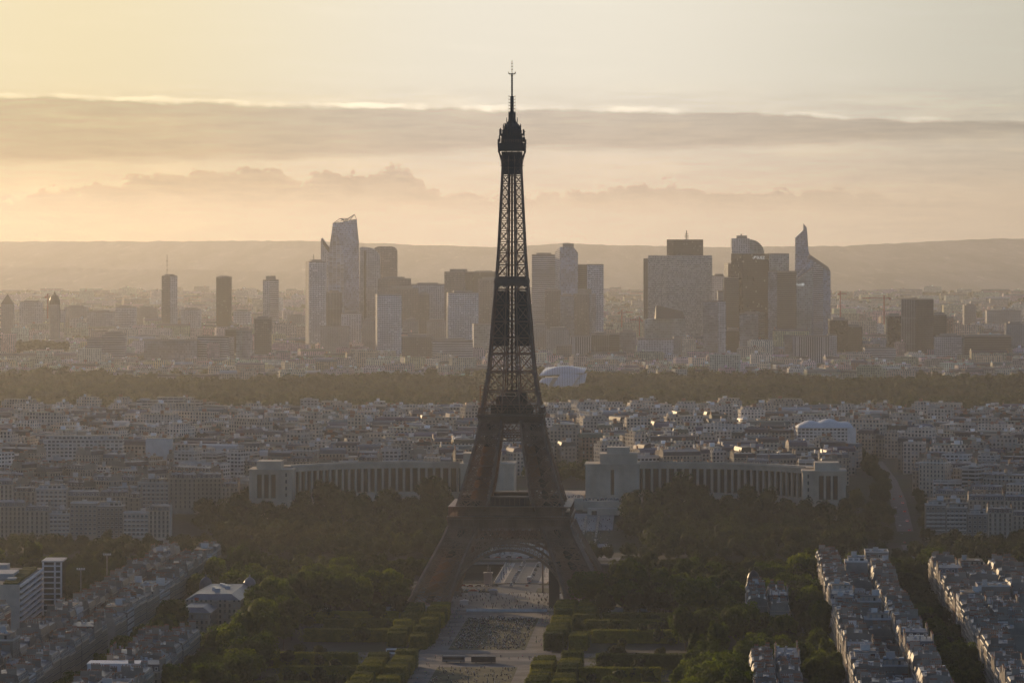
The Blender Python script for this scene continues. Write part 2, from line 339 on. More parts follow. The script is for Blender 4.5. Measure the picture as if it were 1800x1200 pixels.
# far hills: slopes rising to a ridge line taken from the picture's skyline, at their real distance
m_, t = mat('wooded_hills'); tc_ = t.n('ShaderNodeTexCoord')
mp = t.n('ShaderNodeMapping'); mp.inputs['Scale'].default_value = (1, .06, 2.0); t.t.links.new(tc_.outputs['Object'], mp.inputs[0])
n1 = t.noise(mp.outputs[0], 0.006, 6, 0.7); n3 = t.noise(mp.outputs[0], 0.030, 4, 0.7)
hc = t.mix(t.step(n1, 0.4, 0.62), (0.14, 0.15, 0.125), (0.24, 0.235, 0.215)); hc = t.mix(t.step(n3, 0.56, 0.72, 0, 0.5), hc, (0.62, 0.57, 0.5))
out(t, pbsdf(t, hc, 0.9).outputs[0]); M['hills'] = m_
def hill(name, Y0, Y1, pts, seed, rough=2.5, zb=3.0):
    r = random.Random(seed); mb = MB(); xs = np.concatenate([np.linspace(-0.30 * Y1, -0.13 * Y1, 40)[:-1], np.linspace(-0.13 * Y1, 0.13 * Y1, 700), np.linspace(0.13 * Y1, 0.30 * Y1, 40)[1:]])
    fx = [px(p) for p, q in pts]; fz = [wz(q, Y1) for p, q in pts]
    ph = [(r.uniform(0, 6), r.uniform(0.0006, 0.006), r.uniform(0.3, 1)) for _ in range(9)]
    bx = np.linspace(-.3 * Y1, .3 * Y1, 900); bz_ = np.convolve(np.random.default_rng(seed).normal(0, 1, 900), [.25, .5, .25], 'same') * rough * .7 + np.convolve(np.random.default_rng(seed + 9).normal(0, 1, 900), np.ones(25) / 5, 'same') * rough * .6
    def bump(x): return float(np.interp(x, bx, bz_))
    def pt(x, k):
        zt = float(np.interp(x / Y1, fx, fz)) + sum(a * sin(f * x + p) for p, f, a in ph) * rough * 0.4 + (bump(x) if k == 8 else 0)
        s_ = k / 8; y = Y0 + (Y1 - Y0) * s_
        return (x * (0.9 + 0.1 * s_), y, zb + (zt - zb) * (s_ ** 1.25) * (1 + 0.06 * sin(x * 0.002 + k)) if k < 8 else zt)
    G = [[pt(x, k) for x in xs] for k in range(9)] + [[(x, Y1 + 900, zb) for x in xs]]
    for a, b in zip(G, G[1:]):
        for i in range(len(xs) - 1): mb.poly([a[i], a[i + 1], b[i + 1], b[i]])
    tag(mb.build(name, M['hills']), kind='structure')
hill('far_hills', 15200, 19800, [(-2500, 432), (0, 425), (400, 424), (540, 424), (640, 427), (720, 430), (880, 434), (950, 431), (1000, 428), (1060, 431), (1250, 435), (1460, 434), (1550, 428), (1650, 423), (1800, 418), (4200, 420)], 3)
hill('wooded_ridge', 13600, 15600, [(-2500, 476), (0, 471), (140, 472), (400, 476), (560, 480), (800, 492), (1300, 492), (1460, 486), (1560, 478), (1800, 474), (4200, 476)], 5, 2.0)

# ---------------------------------------------------------------- park axis: lawns, paths, roads, bridge
def quad(u0, u1, v0, v1): return [L(u0, v1), L(u1, v1), L(u1, v0), L(u0, v0)]
sheet('gravel_path', quad(-36, 36, 66, 800), 0.02, M['gravel'])
sheet('lawn', quad(-21, 21, 112, 305), 0.05, M['lawn'])
sheet('lawn', quad(-21, 21, 398, 640), 0.05, M['lawn'])
sheet('forecourt', quad(-60, 60, -60, 64), 0.03, M['paving'])
sheet('road', quad(-400, 400, 322, 344), 0.06, M['asphalt'])
sheet('road', quad(-400, 400, 366, 384), 0.06, M['asphalt'])
sheet('quay_road', quad(-700, 700, -120, -96), 0.05, M['asphalt'])
sheet('far_quay_road', quad(-700, 700, -318, -296), 0.09, M['asphalt'])
for u0 in (-193.5 + 27, 166): sheet('avenue', quad(u0 + 8, u0 + 14, -90, 800), 0.04, M['asphalt'])
sheet('avenue', quad(241, 249, -90, 800), 0.04, M['asphalt'])
# white line markings on the bridge road
mb = MB(); mb.prism(quad(-17.5, 17.5, -292, -128), -1.2, 0.6, 0, bottom=True)
for k in range(5):
    v0 = -286 + k * 31; mb.prism(quad(-16, 16, v0, v0 + 4.5), -8, -1.21, 0)
br = mb.build('bridge', [M['stone']], loc=(*L(0, -210), 0)); tag(br, 'stone bridge carrying the avenue over the river behind the iron tower', 'bridge')
mb = MB(); mb.poly([(*p, 0.62) for p in quad(-11, 11, -292, -128)])
for uu in (-3.6, 3.6):
    for k in range(16): mb.poly([(*p, 0.64) for p in quad(uu - .12, uu + .12, -288 + k * 10, -283 + k * 10)], None, 1)
mb.build('roadway', [M['asphalt'], M['white']], br, (*L(0, -210), 0))
for s_ in (-1, 1):
    mb = MB(); mb.prism(quad(s_ * 17.2 - .3, s_ * 17.2 + .3, -292, -128), 0.6, 1.6, 0); mb.build('parapet', M['stone'], br, (*L(0, -210), 0))
# road leading on from the bridge to the fountain garden, and the forecourt road towards the tower
sheet('road', quad(-12, 12, -128.2, -60.2), 0.07, M['asphalt'])
sheet('place', quad(-60, 60, -345, -318.5), 0.7, M['asphalt'])
# ---------------------------------------------------------------- the iron lattice tower
ot = empty('lattice_tower', (0, TY, 0), ROT)
tag(ot, 'tall brown iron lattice tower on four splayed legs with arches, standing at the centre', 'tower')
_oz = [0, 20, 42, 57.6, 65, 99, 115.7, 142, 187, 212, 264, 276, 290]; _ow = [61.8, 51.2, 39.3, 33.3, 30.8, 21.2, 18.2, 13.9, 10.3, 8.4, 5.9, 5.5, 5.2]
_iz = [0, 20, 42, 57.6, 65, 99, 115.7]; _iw = [37.2, 30.5, 22.0, 15.5, 12.3, 7.1, 5.4]
def OW(z): return float(np.interp(z, _oz, _ow))
def IW(z): return float(np.interp(z, _iz, _iw)) if z < 115.7 else 0.31 * OW(z)
def lattice(mb, A, B, zs, nw, t, tH=None, diag=True):
    """X bracing between two edge curves A(z), B(z)"""
    for z0, z1 in zip(zs, zs[1:]):
        for j in range(nw):
            f0, f1 = j / nw, (j + 1) / nw
            a0, b0, a1, b1 = A(z0).lerp(B(z0), f0), A(z0).lerp(B(z0), f1), A(z1).lerp(B(z1), f0), A(z1).lerp(B(z1), f1)
            if diag: mb.bar(a0, b1, t); mb.bar(b0, a1, t)
        if tH: mb.bar(A(z1), B(z1), tH)
def chord(mb, A, zs, t):
    for z0, z1 in zip(zs, zs[1:]): mb.bar(A(z0), A(z1), t)
def E(sx, sy, fx, fy): return lambda z: Vector((sx * fx(z), sy * fy(z), z))
IR = M['iron']
def tpart(mb, name, par=None, m_=None): return mb.build(name, m_ or IR, par or ot)
for lo, hi, nz, nw, nm, tc0, tl in ((3, 48, 7, 2, 'leg', 1.9, 0.5), (57, 112, 8, 2, 'upper_leg', 1.35, 0.42)):
    zs = list(np.linspace(lo, hi, nz + 1))
    for sx in (-1, 1):
        for sy in (-1, 1):
            mb = MB(); cs = [E(sx, sy, a, b) for a, b in ((OW, OW), (IW, OW), (IW, IW), (OW, IW))]
            for c_ in cs: chord(mb, c_, zs, tc0)
            for i in range(4):
                lattice(mb, cs[i], cs[(i + 1) % 4], zs, nw, tl, 0.8)
                zf = list(np.linspace(lo, hi, nz * 2 + 1)); lattice(mb, cs[i], cs[(i + 1) % 4], zf, nw, tl * 0.5)
            # inclined lift track inside the leg
            mid = lambda z: Vector((sx * (OW(z) + IW(z)) / 2, sy * (OW(z) + IW(z)) / 2, z))
            lo_ = tpart(mb, nm)
            m2 = MB()
            for z0, z1 in zip(zs, zs[1:]): m2.bar(mid(z0), mid(z1), 5.0 if lo < 10 else 3.6, 0, 1.2)
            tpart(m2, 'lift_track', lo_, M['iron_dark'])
            if lo < 10:
                for fx in (OW, IW):
                    for fy in (OW, IW): m2 = MB(); m2.rect(sx * fx(1.5), sy * fy(1.5), 7, 7, 0, 3.2, 0, 0, inset=0.7); tpart(m2, 'masonry_base', lo_, M['stone_dark'])
            if sx < 0 and sy < 0 or (lo > 50 and sy < 0 and sx > 0):
                m2 = MB(); k = 0.86
                for z0, z1 in (((8, 30),) if lo < 10 else ((64, 76), (78, 96))):
                    if sx > 0 and z0 < 70: continue
                    a = lambda z, f: (sx * (IW(z) + (OW(z) - IW(z)) * f), sy * (OW(z) - 2.2), z)
                    f0, f1 = (0.25, 0.72) if lo < 10 else ((0.1, 0.62) if sx < 0 else (0.15, 0.5))
                    m2.poly([a(z0, f0), a(z0, f1), a(z1, f1), a(z1, f0)]); m2.poly([(p[0], p[1] + .3, p[2]) for p in (a(z0, f0), a(z1, f0), a(z1, f1), a(z0, f1))])
                tpart(m2, 'netting', lo_, M['orange_net'])
def faces():  # the four sides of the tower: maps (u, depth outward, z) to tower space
    for k in range(4):
        c_, s_ = cos(k * pi / 2), sin(k * pi / 2)
        yield lambda u, d, z, c_=c_, s_=s_: Vector((u * c_ + d * s_, u * s_ - d * c_, z))
for fc in faces():
    # arch
    mb = MB(); n = 46; zc = -1.5; R0, R1 = 36.0, 40.2; prev = None
    for i in range(n + 1):
        a = pi * i / n; pts = []
        for R in (R0, (R0 + R1) / 2, R1):
            z = max(1.0, zc + R * sin(a)); pts.append(fc(R * cos(a), OW(z) - 0.6, z))
        if prev:
            mb.bar(prev[0], pts[0], 0.9, 0, 1.6); mb.bar(prev[2], pts[2], 0.7, 0, 1.4); mb.bar(prev[0], pts[2], 0.3); mb.bar(prev[2], pts[0], 0.3); mb.bar(prev[1], pts[1], 0.3)
        mb.bar(pts[0], pts[2], 0.45); prev = pts
    for i in range(5, n - 4):       # arcade between arch and girder
        a = pi * i / n; z = zc + R1 * sin(a); u = R1 * cos(a)
        if z < 36 and abs(u) < 31:
            mb.bar(fc(u, OW(z) - 0.6, z), fc(u, OW(37) - 0.6, 37), 0.4)
    tpart(mb, 'arch')
    # lattice girder under the first platform
    mb = MB()
    for za, zb_, nw, t_ in ((40.6, 47.2, 22, 0.36), (36.8, 40.0, 46, 0.26)):
        A = lambda z: fc(-OW(z), OW(z) - 0.2, z); B = lambda z: fc(OW(z), OW(z) - 0.2, z)
        lattice(mb, A, B, [za, zb_], nw, t_); mb.bar(A(za), B(za), 0.8); mb.bar(A(zb_), B(zb_), 0.9)
        for j in range(0, nw + 1, 2): mb.bar(A(za).lerp(B(za), j / nw), A(zb_).lerp(B(zb_), j / nw), t_ * 1.2)
    A = lambda z: fc(-OW(z) + 3, OW(z) - 5, z); B = lambda z: fc(OW(z) - 3, OW(z) - 5, z)
    lattice(mb, A, B, [37, 47], 14, 0.5)
    tpart(mb, 'lattice_girder')
    mb = MB()
    for za, zb_, nw, t_ in ((104.2, 110.0, 10, 0.34), (99.6, 103.2, 22, 0.24)):
        A = lambda z: fc(-OW(z), OW(z) - 0.1, z); B = lambda z: fc(OW(z), OW(z) - 0.1, z)
        lattice(mb, A, B, [za, zb_], nw, t_); mb.bar(A(za), B(za), 0.7); mb.bar(A(zb_), B(zb_), 0.8)
        for j in range(0, nw + 1, 2): mb.bar(A(za).lerp(B(za), j / nw), A(zb_).lerp(B(zb_), j / nw), t_ * 1.2)
    tpart(mb, 'lattice_girder')
def ring(mb, h0, h1, hi0, hi1, z0, z1, mat_=0):
    """square ring between outer half widths h0 (bottom) and h1 (top)"""
    sq = lambda h: [(-h, -h), (h, -h), (h, h), (-h, h)]
    mb.prism(sq(h0), z0, z1, mat_, cap=False, poly1=sq(h1))
    mb.prism(sq(hi0)[::-1], z0, z1, mat_, cap=False, poly1=sq(hi1)[::-1])
    for z, h, hi in ((z0, h0, hi0), (z1, h1, hi1)):
        o, i = sq(h), sq(hi)
        for k in range(4): mb.poly([(*o[k], z), (*o[(k + 1) % 4], z), (*i[(k + 1) % 4], z), (*i[k], z)], None, mat_)
mb = MB(); ring(mb, 36.2, 37.0, 32, 32, 47.6, 52.8); ring(mb, 37.9, 38.1, 14, 14, 53.0, 54.4)
for fc in faces():
    for j in range(26):
        u = -36.5 + j * 73 / 25; mb.bar(fc(u, 36.4, 47.4), fc(u, 37.9, 53.0), 0.45, 0, 1.0)
p1 = tpart(mb, 'first_platform')
mb = MB(); ring(mb, 37.3, 37.3, 31.5, 31.5, 60.0, 60.5)
for fc in faces():
    for j in range(19):
        u = -37 + j * 74 / 18; mb.bar(fc(u, 37, 54.4), fc(u, 37, 60.0), 0.34)
    for z in (55.6, 57.2): mb.bar(fc(-37, 37.1, z), fc(37, 37.1, z), 0.16)
    mb.bar(fc(-31.6, 31.6, 57.2), fc(31.6, 31.6, 57.2), 0.3, 0, 5.4)
tpart(mb, 'gallery', p1)
for k, fc in enumerate(faces()):
    mb = MB(); q = [fc(a, d, 0) for a, d in ((-12, 30), (12, 30), (12, 19), (-12, 19))]
    mb.prism([(p.x, p.y) for p in q], 54.5, 65.2, 0); pv = tpart(mb, 'pavilion', p1, M['glass'])
    mb = MB(); q = [fc(a, d, 0) for a, d in ((-12.6, 30.8), (12.6, 30.8), (12.6, 18.4), (-12.6, 18.4))]
    mb.prism([(p.x, p.y) for p in q], 65.3, 66.0, 0, bottom=True)
    for j in range(9): mb.bar(fc(-12 + 3 * j, 30.2, 54.5), fc(-12 + 3 * j, 30.2, 65.2), 0.3)
    tpart(mb, 'pavilion_roof', p1, M['iron_dark'])
mb = MB(); ring(mb, 18.5, 20.2, 14, 14, 110.2, 114.6); ring(mb, 20.5, 20.5, 5, 5, 114.8, 115.8)
for fc in faces():
    for j in range(17):
        u = -18.6 + j * 37.2 / 16; mb.bar(fc(u, 18.8, 110.4), fc(u * 1.08, 20.4, 114.8), 0.35, 0, 0.6)
p2 = tpart(mb, 'second_platform')
mb = MB(); ring(mb, 19.9, 19.9, 15.5, 15.5, 119.6, 119.9); ring(mb, 15.5, 15.5, 6, 6, 121.0, 121.5)
for fc in faces():
    for j in range(21):
        u = -20 + j * 2; mb.bar(fc(u, 20, 115.8), fc(u, 20, 118.2), 0.22)
        if j % 3 == 0: mb.bar(fc(u * .98, 19.7, 115.8), fc(u * .98, 19.7, 119.6), 0.25)
    for z in (116.6, 117.4, 118.2): mb.bar(fc(-20, 20, z), fc(20, 20, z), 0.18)
    for z in (122.4, 123.2): mb.bar(fc(-15.4, 15.4, z), fc(15.4, 15.4, z), 0.2)
tpart(mb, 'gallery', p2)
mb = MB(); mb.rect(0, 0, 25, 25, 115.9, 120.4, 0, 0); mb.rect(0, 0, 19, 19, 121.5, 126.2, 0, 0); mb.rect(-2, -9.9, 9, 2.5, 127.2, 128.0, 0, 0, bottom=True); mb.rect(6.5, -6, 5, 5, 126.2, 129, 0, 0)
tpart(mb, 'pavilion', p2, M['iron_dark'])
mb = MB()
for x in (-18.8, -16.2):
    for y in (-18, -15, -12): mb.bar((x, y, 115.8), (x, y, 133), 0.2)
for z in np.arange(117, 133.5, 2):
    for y in (-18, -15, -12): mb.bar((-18.8, y, z), (-16.2, y, z), 0.18)
    for x in (-18.8, -16.2): mb.bar((x, -18, z), (x, -12, z), 0.3)
tpart(mb, 'scaffold', p2, M['orange_net'])
# shaft above the second platform
zs = [116, 129, 141, 152, 162, 172, 182, 191.5, 199]
z = 199; h_ = 7.6
while z < 268: z += h_; zs.append(z); h_ = max(4.6, h_ * 0.955)
zs = [q for q in zs if q < 272] + [275]
mb = MB(); mi = MB()
for k, fc in enumerate(faces()):
    Ao, Bo = (lambda z: fc(-OW(z), OW(z), z)), (lambda z: fc(OW(z), OW(z), z))
    Ai, Bi = (lambda z: fc(-IW(z), OW(z), z)), (lambda z: fc(IW(z), OW(z), z))
    for z0, z1 in zip(zs, zs[1:]):
        tk = 1.25 - 0.55 * (z0 - 116) / 160; tl = 0.46 - 0.16 * (z0 - 116) / 160
        mb.bar(Ao(z0), Ao(z1), tk * 1.25)
        for P_ in (Ai, Bi): mb.bar(P_(z0), P_(z1), tk * 0.72)
        lattice(mb, Ao, Ai, [z0, z1], 1, tl * 1.25, tk * 0.7); lattice(mb, Bi, Bo, [z0, z1], 1, tl * 1.25, tk * 0.7)
        for A_, B_ in ((Ao, Ai), (Bi, Bo)):      # inner rings of small bracing: the dark curved fillets of each bay
            c0 = (A_(z0) + B_(z0) + A_(z1) + B_(z1)) / 4; r_ = min((A_(z0) - B_(z0)).length, z1 - z0) * 0.36; e = (B_(z0) - A_(z0)).normalized()
            pr = None
            for i in range(9):
                a = 2 * pi * i / 8; p = c0 + e * (r_ * cos(a)) + Vector((0, 0, r_ * 1.15 * sin(a)))
                if pr: mb.bar(pr, p, tl * 0.7)
                pr = p
        mb.bar(Ai(z1), Bi(z1), tk * 0.6)
        if z0 < 190: lattice(mb, Ai, Bi, [z0, z1], 1, tl * 0.8)
# lift guides and stair core up the middle
for x in (-1, 1):
    for y in (-1, 1):
        for z0, z1 in zip(zs, zs[1:]):
            a, b = 0.17 * OW(z0) + .2, 0.17 * OW(z1) + .2
            mi.bar((x * a, y * a, z0), (x * b, y * b, z1), 0.55)
for z in np.arange(117, 274, 2.4):
    a = 0.17 * OW(z) + .2
    for p, q in (((-a, -a), (a, -a)), ((a, -a), (a, a)), ((a, a), (-a, a)), ((-a, a), (-a, -a))): mi.bar((*p, z), (*q, z), 0.22)
mi.rect(0, 0, 1.3, 1.3, 116, 272, 0)
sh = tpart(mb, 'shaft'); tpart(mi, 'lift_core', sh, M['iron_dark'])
mb = MB(); h_ = OW(195.5)
ring(mb, h_ + 0.5, h_ + 0.5, 2, 2, 193.6, 195); ring(mb, h_ + .9, h_ + .9, h_ + .6, h_ + .6, 195, 197.6); mb.rect(0, 0, 2 * h_ - 2, 2 * h_ - 2, 195, 199.5)
tpart(mb, 'intermediate_platform')
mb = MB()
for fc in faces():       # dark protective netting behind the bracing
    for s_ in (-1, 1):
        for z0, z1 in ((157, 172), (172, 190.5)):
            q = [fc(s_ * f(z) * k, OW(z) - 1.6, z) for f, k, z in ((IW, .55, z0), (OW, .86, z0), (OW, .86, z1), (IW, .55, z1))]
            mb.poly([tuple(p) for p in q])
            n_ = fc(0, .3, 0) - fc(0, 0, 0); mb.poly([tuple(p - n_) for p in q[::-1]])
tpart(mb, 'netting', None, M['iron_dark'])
# summit
mb = MB(); sq = lambda h: [(-h, -h), (h, -h), (h, h), (-h, h)]
mb.prism(sq(5.6), 262, 276, 0, cap=False, poly1=sq(5.9)); mb.prism(sq(8.3), 276.4, 281.4, 0, bottom=True, poly1=sq(8.5))
for fc in faces():
    for u in (-5.6, -2.8, 0, 2.8, 5.6):
        pr = fc(u, 5.7, 266)
        for k in range(1, 7):
            f = k / 6; p = fc(u * (1 + .42 * f), 5.7 + 2.6 * f ** 2.2, 266 + 10.4 * f); mb.bar(pr, p, 0.35); pr = p
    for j in range(9): mb.bar(fc(-5.4 + 1.35 * j, 5.95, 262.4), fc(-5.4 + 1.35 * j, 6.1, 276), 0.3)
    mb.bar(fc(-6.6, 6.6, 267.5), fc(6.6, 6.6, 267.5), 0.5); mb.bar(fc(-6.6, 6.6, 268.7), fc(6.6, 6.6, 268.7), 0.2)
tcab = tpart(mb, 'top_cabin', None, M['iron_dark'])
mb = MB()
for fc in faces():
    for j in range(13): mb.bar(fc(-8.4 + 1.4 * j, 8.4, 281.2), fc(-8.4 + 1.4 * j, 8.4, 283.4), 0.16)
    for z in (282.2, 282.8, 283.4): mb.bar(fc(-8.4, 8.4, z), fc(8.4, 8.4, z), 0.16)
    for j in (-1, 1): mb.bar(fc(j * 8.4, 8.4, 283.4), fc(j * 6.5, 6.5, 284.6), 0.2)
tpart(mb, 'railing', tcab)
mb = MB(); mb.prism(sq(6.4), 281.3, 286.4, 0, poly1=sq(6.2)); mb.rect(0, 0, 14.4, 14.4, 286.4, 287.0, 0, bottom=True); mb.rect(0, 0, 11.6, 11.6, 287.0, 289.4, 0)
mb.tube([(5.6, 289.4), (5.3, 290.8), (4.5, 292.4), (3.2, 293.8), (2.6, 294.6), (2.2, 296.6), (2.3, 296.8), (2.3, 299.2), (1.4, 299.4)], 12)
tpart(mb, 'roof_dome', tcab, M['iron_dark'])
mb = MB(); r2 = random.Random(5)
for fc in faces():
    for j in range(9):
        u = -7 + j * 1.75 + r2.uniform(-.4, .4); z0 = r2.choice([283, 287, 287]); hh = r2.uniform(1.2, 3.8); d = 7.1 if z0 > 285 else 7.5
        mb.bar(fc(u, d, z0 - 1.2), fc(u, d, z0 + hh), r2.choice([0.2, 0.4, 0.8]))
        if r2.random() < .5: mb.bar(fc(u - .8, d, z0 + hh * .7), fc(u + .8, d, z0 + hh * .7), 0.25)
    for j in range(5):
        u = -4 + 2 * j; mb.bar(fc(u, 5.3, 289.4), fc(u, 5.3, 291 + r2.uniform(0, 2.6)), r2.choice([0.25, 0.7])); mb.bar(fc(u, 5.3, 290.4), fc(u + 1.6, 5.3, 290.4), .25)
    for j in (-1, 0, 1): mb.bar(fc(j * 1.6, 3.1, 292.5), fc(j * 1.8, 3.3, 295 + r2.uniform(0, 2)), 0.35)
tpart(mb, 'aerial', tcab, M['dark'])
mb = MB(); mb.rect(0, 0, 2.1, 2.1, 299, 310, 0); mb.tube([(2.3, 299), (2.3, 300.2)], 10)
for z in np.arange(300.5, 310.2, 1.9):
    for fc in faces():
        mb.bar(fc(-1.4, 1.3, z), fc(1.4, 1.3, z), 0.25); mb.bar(fc(0, 1.0, z), fc(0, 1.9, z), 0.2); mb.bar(fc(0, 1.9, z - .6), fc(0, 1.9, z + .6), 0.25)
mb.rect(0, 0, 0.95, 0.95, 310, 324, 0)
for z in np.arange(311, 323.5, 1.4): mb.rect(0, 0, 1.3, 1.3, z, z + .4, 0, bottom=True)
for fc in faces(): mb.bar(fc(-2.1, 2.1, 324), fc(2.1, 2.1, 324), 0.3); mb.bar(fc(-1.6, 1.6, 324), fc(-2.3, 2.3, 325), 0.2); mb.bar(fc(0, 0, 322.6), fc(0, 2.2, 324), 0.25)
mb.rect(0, 0, 3.6, 3.6, 323.8, 324.1, 0, bottom=True)
mb.bar((0, 0, 324), (0, 0, 332), 0.35)
for z in (326.5, 328.3, 330.2): mb.bar((-.8, 0, z), (.8, 0, z), 0.2); mb.bar((0, -.8, z), (0, .8, z), 0.2)
tpart(mb, 'antenna_mast', None, M['dark'])
# ---------------------------------------------------------------- trees and clipped hedges
def np_mesh(name, V, quads, tris, m_):
    me = bpy.data.meshes.new(name); me.vertices.add(len(V)); me.vertices.foreach_set('co', V.astype(np.float32).ravel())
    q = np.asarray(quads, np.int32).reshape(-1, 4); t_ = np.asarray(tris, np.int32).reshape(-1, 3)
    lo = np.concatenate([q.ravel(), t_.ravel()]); me.loops.add(len(lo)); me.loops.foreach_set('vertex_index', lo)
    st = np.concatenate([np.arange(len(q)) * 4, len(q) * 4 + np.arange(len(t_)) * 3]).astype(np.int32)
    me.polygons.add(len(st)); me.polygons.foreach_set('loop_start', st); me.materials.append(m_); me.update(calc_edges=True); return me
def leafq(P, N, size, rg):
    n = len(P); N = N + rg.normal(0, 0.30, (n, 3)); N /= np.linalg.norm(N, axis=1)[:, None] + 1e-9
    T_ = np.cross(N, rg.normal(0, 1, (n, 3))); T_ /= np.linalg.norm(T_, axis=1)[:, None] + 1e-9
    B_ = np.cross(N, T_); s_ = size * rg.uniform(0.6, 1.35, (n, 1))
    return np.stack([P - T_ * s_, P - B_ * s_ * .7, P + T_ * s_, P + B_ * s_ * .7], 1).reshape(-1, 3)
def ico(sub=2):
    import bmesh
    bm = bmesh.new(); bmesh.ops.create_icosphere(bm, subdivisions=sub, radius=1.0); V = np.array([v.co[:] for v in bm.verts]); T_ = np.array([[v.index for v in f.verts] for f in bm.faces]); bm.free(); return V, T_
ICO, ICOT = ico(2); ICO1, ICOT1 = ico(1)
def crown_geo(seed, R, h, nblob, nleaf, size, tall=1.0, core=True, low=0.30):
    rg = np.random.default_rng(seed); c0 = np.array([0, 0, h * (0.5 + low / 2)]); rad = np.array([R, R, h * (1 - low) / 2])
    Vs = []
    for k in range(nblob):
        d = rg.normal(0, 1, 3); d[2] = d[2] * 0.8 + 0.25; d /= np.linalg.norm(d)
        br = R * rg.uniform(0.26, 0.46); cen = c0 + d * rad * rg.uniform(0.45, 0.78)
        if k == 0: cen = c0; br = R * 0.6
        P = rg.normal(0, 1, (nleaf, 3)); P /= np.linalg.norm(P, axis=1)[:, None]
        keep = (P @ d > -0.35); P = P[keep]; nz_ = P.copy()
        P = cen + P * br * np.array([1, 1, 0.82 * tall]) * rg.uniform(0.82, 1.08, (len(P), 1))
        Vs.append(leafq(P, nz_, size, rg))
    V = np.concatenate(Vs); nq = len(V) // 4; tris = np.zeros((0, 3), int)
    if core:
        I, T_ = (ICO, ICOT) if nleaf > 60 else (ICO1, ICOT1)
        cv = c0 + I * rad * 0.72 * (1 + 0.14 * rg.normal(0, 1, (len(I), 1))); tris = T_ + len(V); V = np.concatenate([V, cv])
    return V, np.arange(nq * 4).reshape(-1, 4), tris
CROWNS = []
for sd, R, h, low, sz in ((1, 7.0, 17, .22, .52), (2, 6.2, 18.5, .2, .5), (3, 7.6, 15.5, .24, .55), (4, 6.6, 16.5, .18, .5), (5, 5.4, 19.5, .14, .48), (6, 8.0, 18, .2, .56)):
    CROWNS.append((np_mesh('crown', *crown_geo(sd, R, h, 34, 130, sz, low=low), M['leaf']), R, h))
TALL = (np_mesh('crown', *crown_geo(9, 2.6, 20, 26, 110, .45, 1.6, low=.06), M['leaf']), 2.6, 20)
def trunk_mesh(seed, h):
    r = random.Random(seed); mb = MB(); mb.tube([(0.55, -0.3), (0.36, 1.0), (0.30, h * .3), (0.2, h * .55)], 7)
    for k in range(4):
        a = k * 1.6 + r.random(); mb.bar((0, 0, h * (.24 + .05 * k)), (2.4 * cos(a), 2.4 * sin(a), h * (.46 + .05 * k)), 0.22)
    return mb.mesh('trunk', M['bark'])
TRUNK = [trunk_mesh(1, 17), trunk_mesh(2, 19)]
hid = []        # rectangles (u0, u1, v0, v1) that stay clear of trees
for a in ((-192.5, 0, 0, 0),): pass
NOTREE = [(-66, 66, -66, 66), (-27, 27, -400, 900), (-56, 56, 96, 900), (256, 272, -1100, -330), (-150, 150, 318, 348), (-150, 150, 362, 388), (-700, 700, -290, -128), (186, 234, -80, 900), (255, 400, -60, 900), (139, 169, 112, 248), (139, 169, 498, 900),
          (-234, -190, -115, 900), (-300, -236, 70, 215), (-300, -236, 300, 900), (-173, -139, 425, 900), (-186, -142, 96, 236), (20, 76, -450, -330), (28, 54, -620, -430), (-54, -28, -620, -430), (-210, 210, -720, -596), (168, 225, -660, -568), (-224, -185, -660, -568)]
AREAS = [("of the left colonnade garden", -196, -44, -596, -335, 13.5, (0.72, 1.15)), ("of the right colonnade garden", 44, 225, -596, -335, 13.5, (0.72, 1.15)),
         ("along the far quay left of the bridge", -420, -28, -330, -298, 13, (0.6, 0.9)), ("along the far quay right of the bridge", 30, 430, -330, -298, 13, (0.6, 0.9)),
         ("along the near quay left of the tower", -420, -50, -126, -84, 14, (1.0, 1.35)), ("along the near quay right of the tower", 60, 430, -126, -84, 14, (0.95, 1.3)),
         ("of the park left of the tower feet", -190, -66, -84, 100, 14.5, (0.9, 1.35)), ("of the park right of the tower feet", 66, 186, -84, 112, 14.5, (0.85, 1.3)),
         ("of the park left of the long lawn", -140, -47, 100, 720, 15, (0.75, 1.25)), ("of the park right of the long lawn", 47, 141, 100, 720, 15, (0.7, 1.2)),
         ("between the two small right blocks", 141, 166, 250, 496, 12.5, (0.75, 1.05)), ("of the avenue left of the mansion", -191, -176, 90, 720, 12, (0.7, 1.0)), ("of the long right block's inner avenue", 167, 187, -80, 720, 12, (0.7, 1.05)),
         ("of the long right block's outer avenue", 233, 256, -80, 560, 11.5, (0.7, 1.0)), ("below the left quay front", -425, -205, -408, -334, 13, (0.5, 0.78)), ("below the right quay front", 274, 425, -430, -334, 13, (0.55, 0.85)),
         ("of the striped office's quay garden", -320, -236, -84, 66, 14, (0.7, 1.0)), ("by the right end pavilion", 226, 262, -640, -440, 13, (0.7, 1.0)), ("by the left end pavilion", -262, -224, -640, -500, 13, (0.7, 1.1)), ("below the left end pavilion", -236, -196, -562, -412, 13, (0.7, 1.05)), ("right of the climbing avenue", 273, 284, -640, -425, 12, (0.5, 0.75)),
         ("of the grove above the left colonnade", -122, -48, -860, -800, 11, (0.75, 1.0)), ("of the avenue behind the esplanade", -26, 26, -900, -760, 12, (0.55, .75)), ("along the climbing avenue on the right", 246, 256, -1100, -640, 12, (0.5, 0.7))]
def blocked(u, v):
    return any(a - 2 < u < b + 2 and c_ - 2 < v < d + 2 for a, b, c_, d in NOTREE)
trees = []
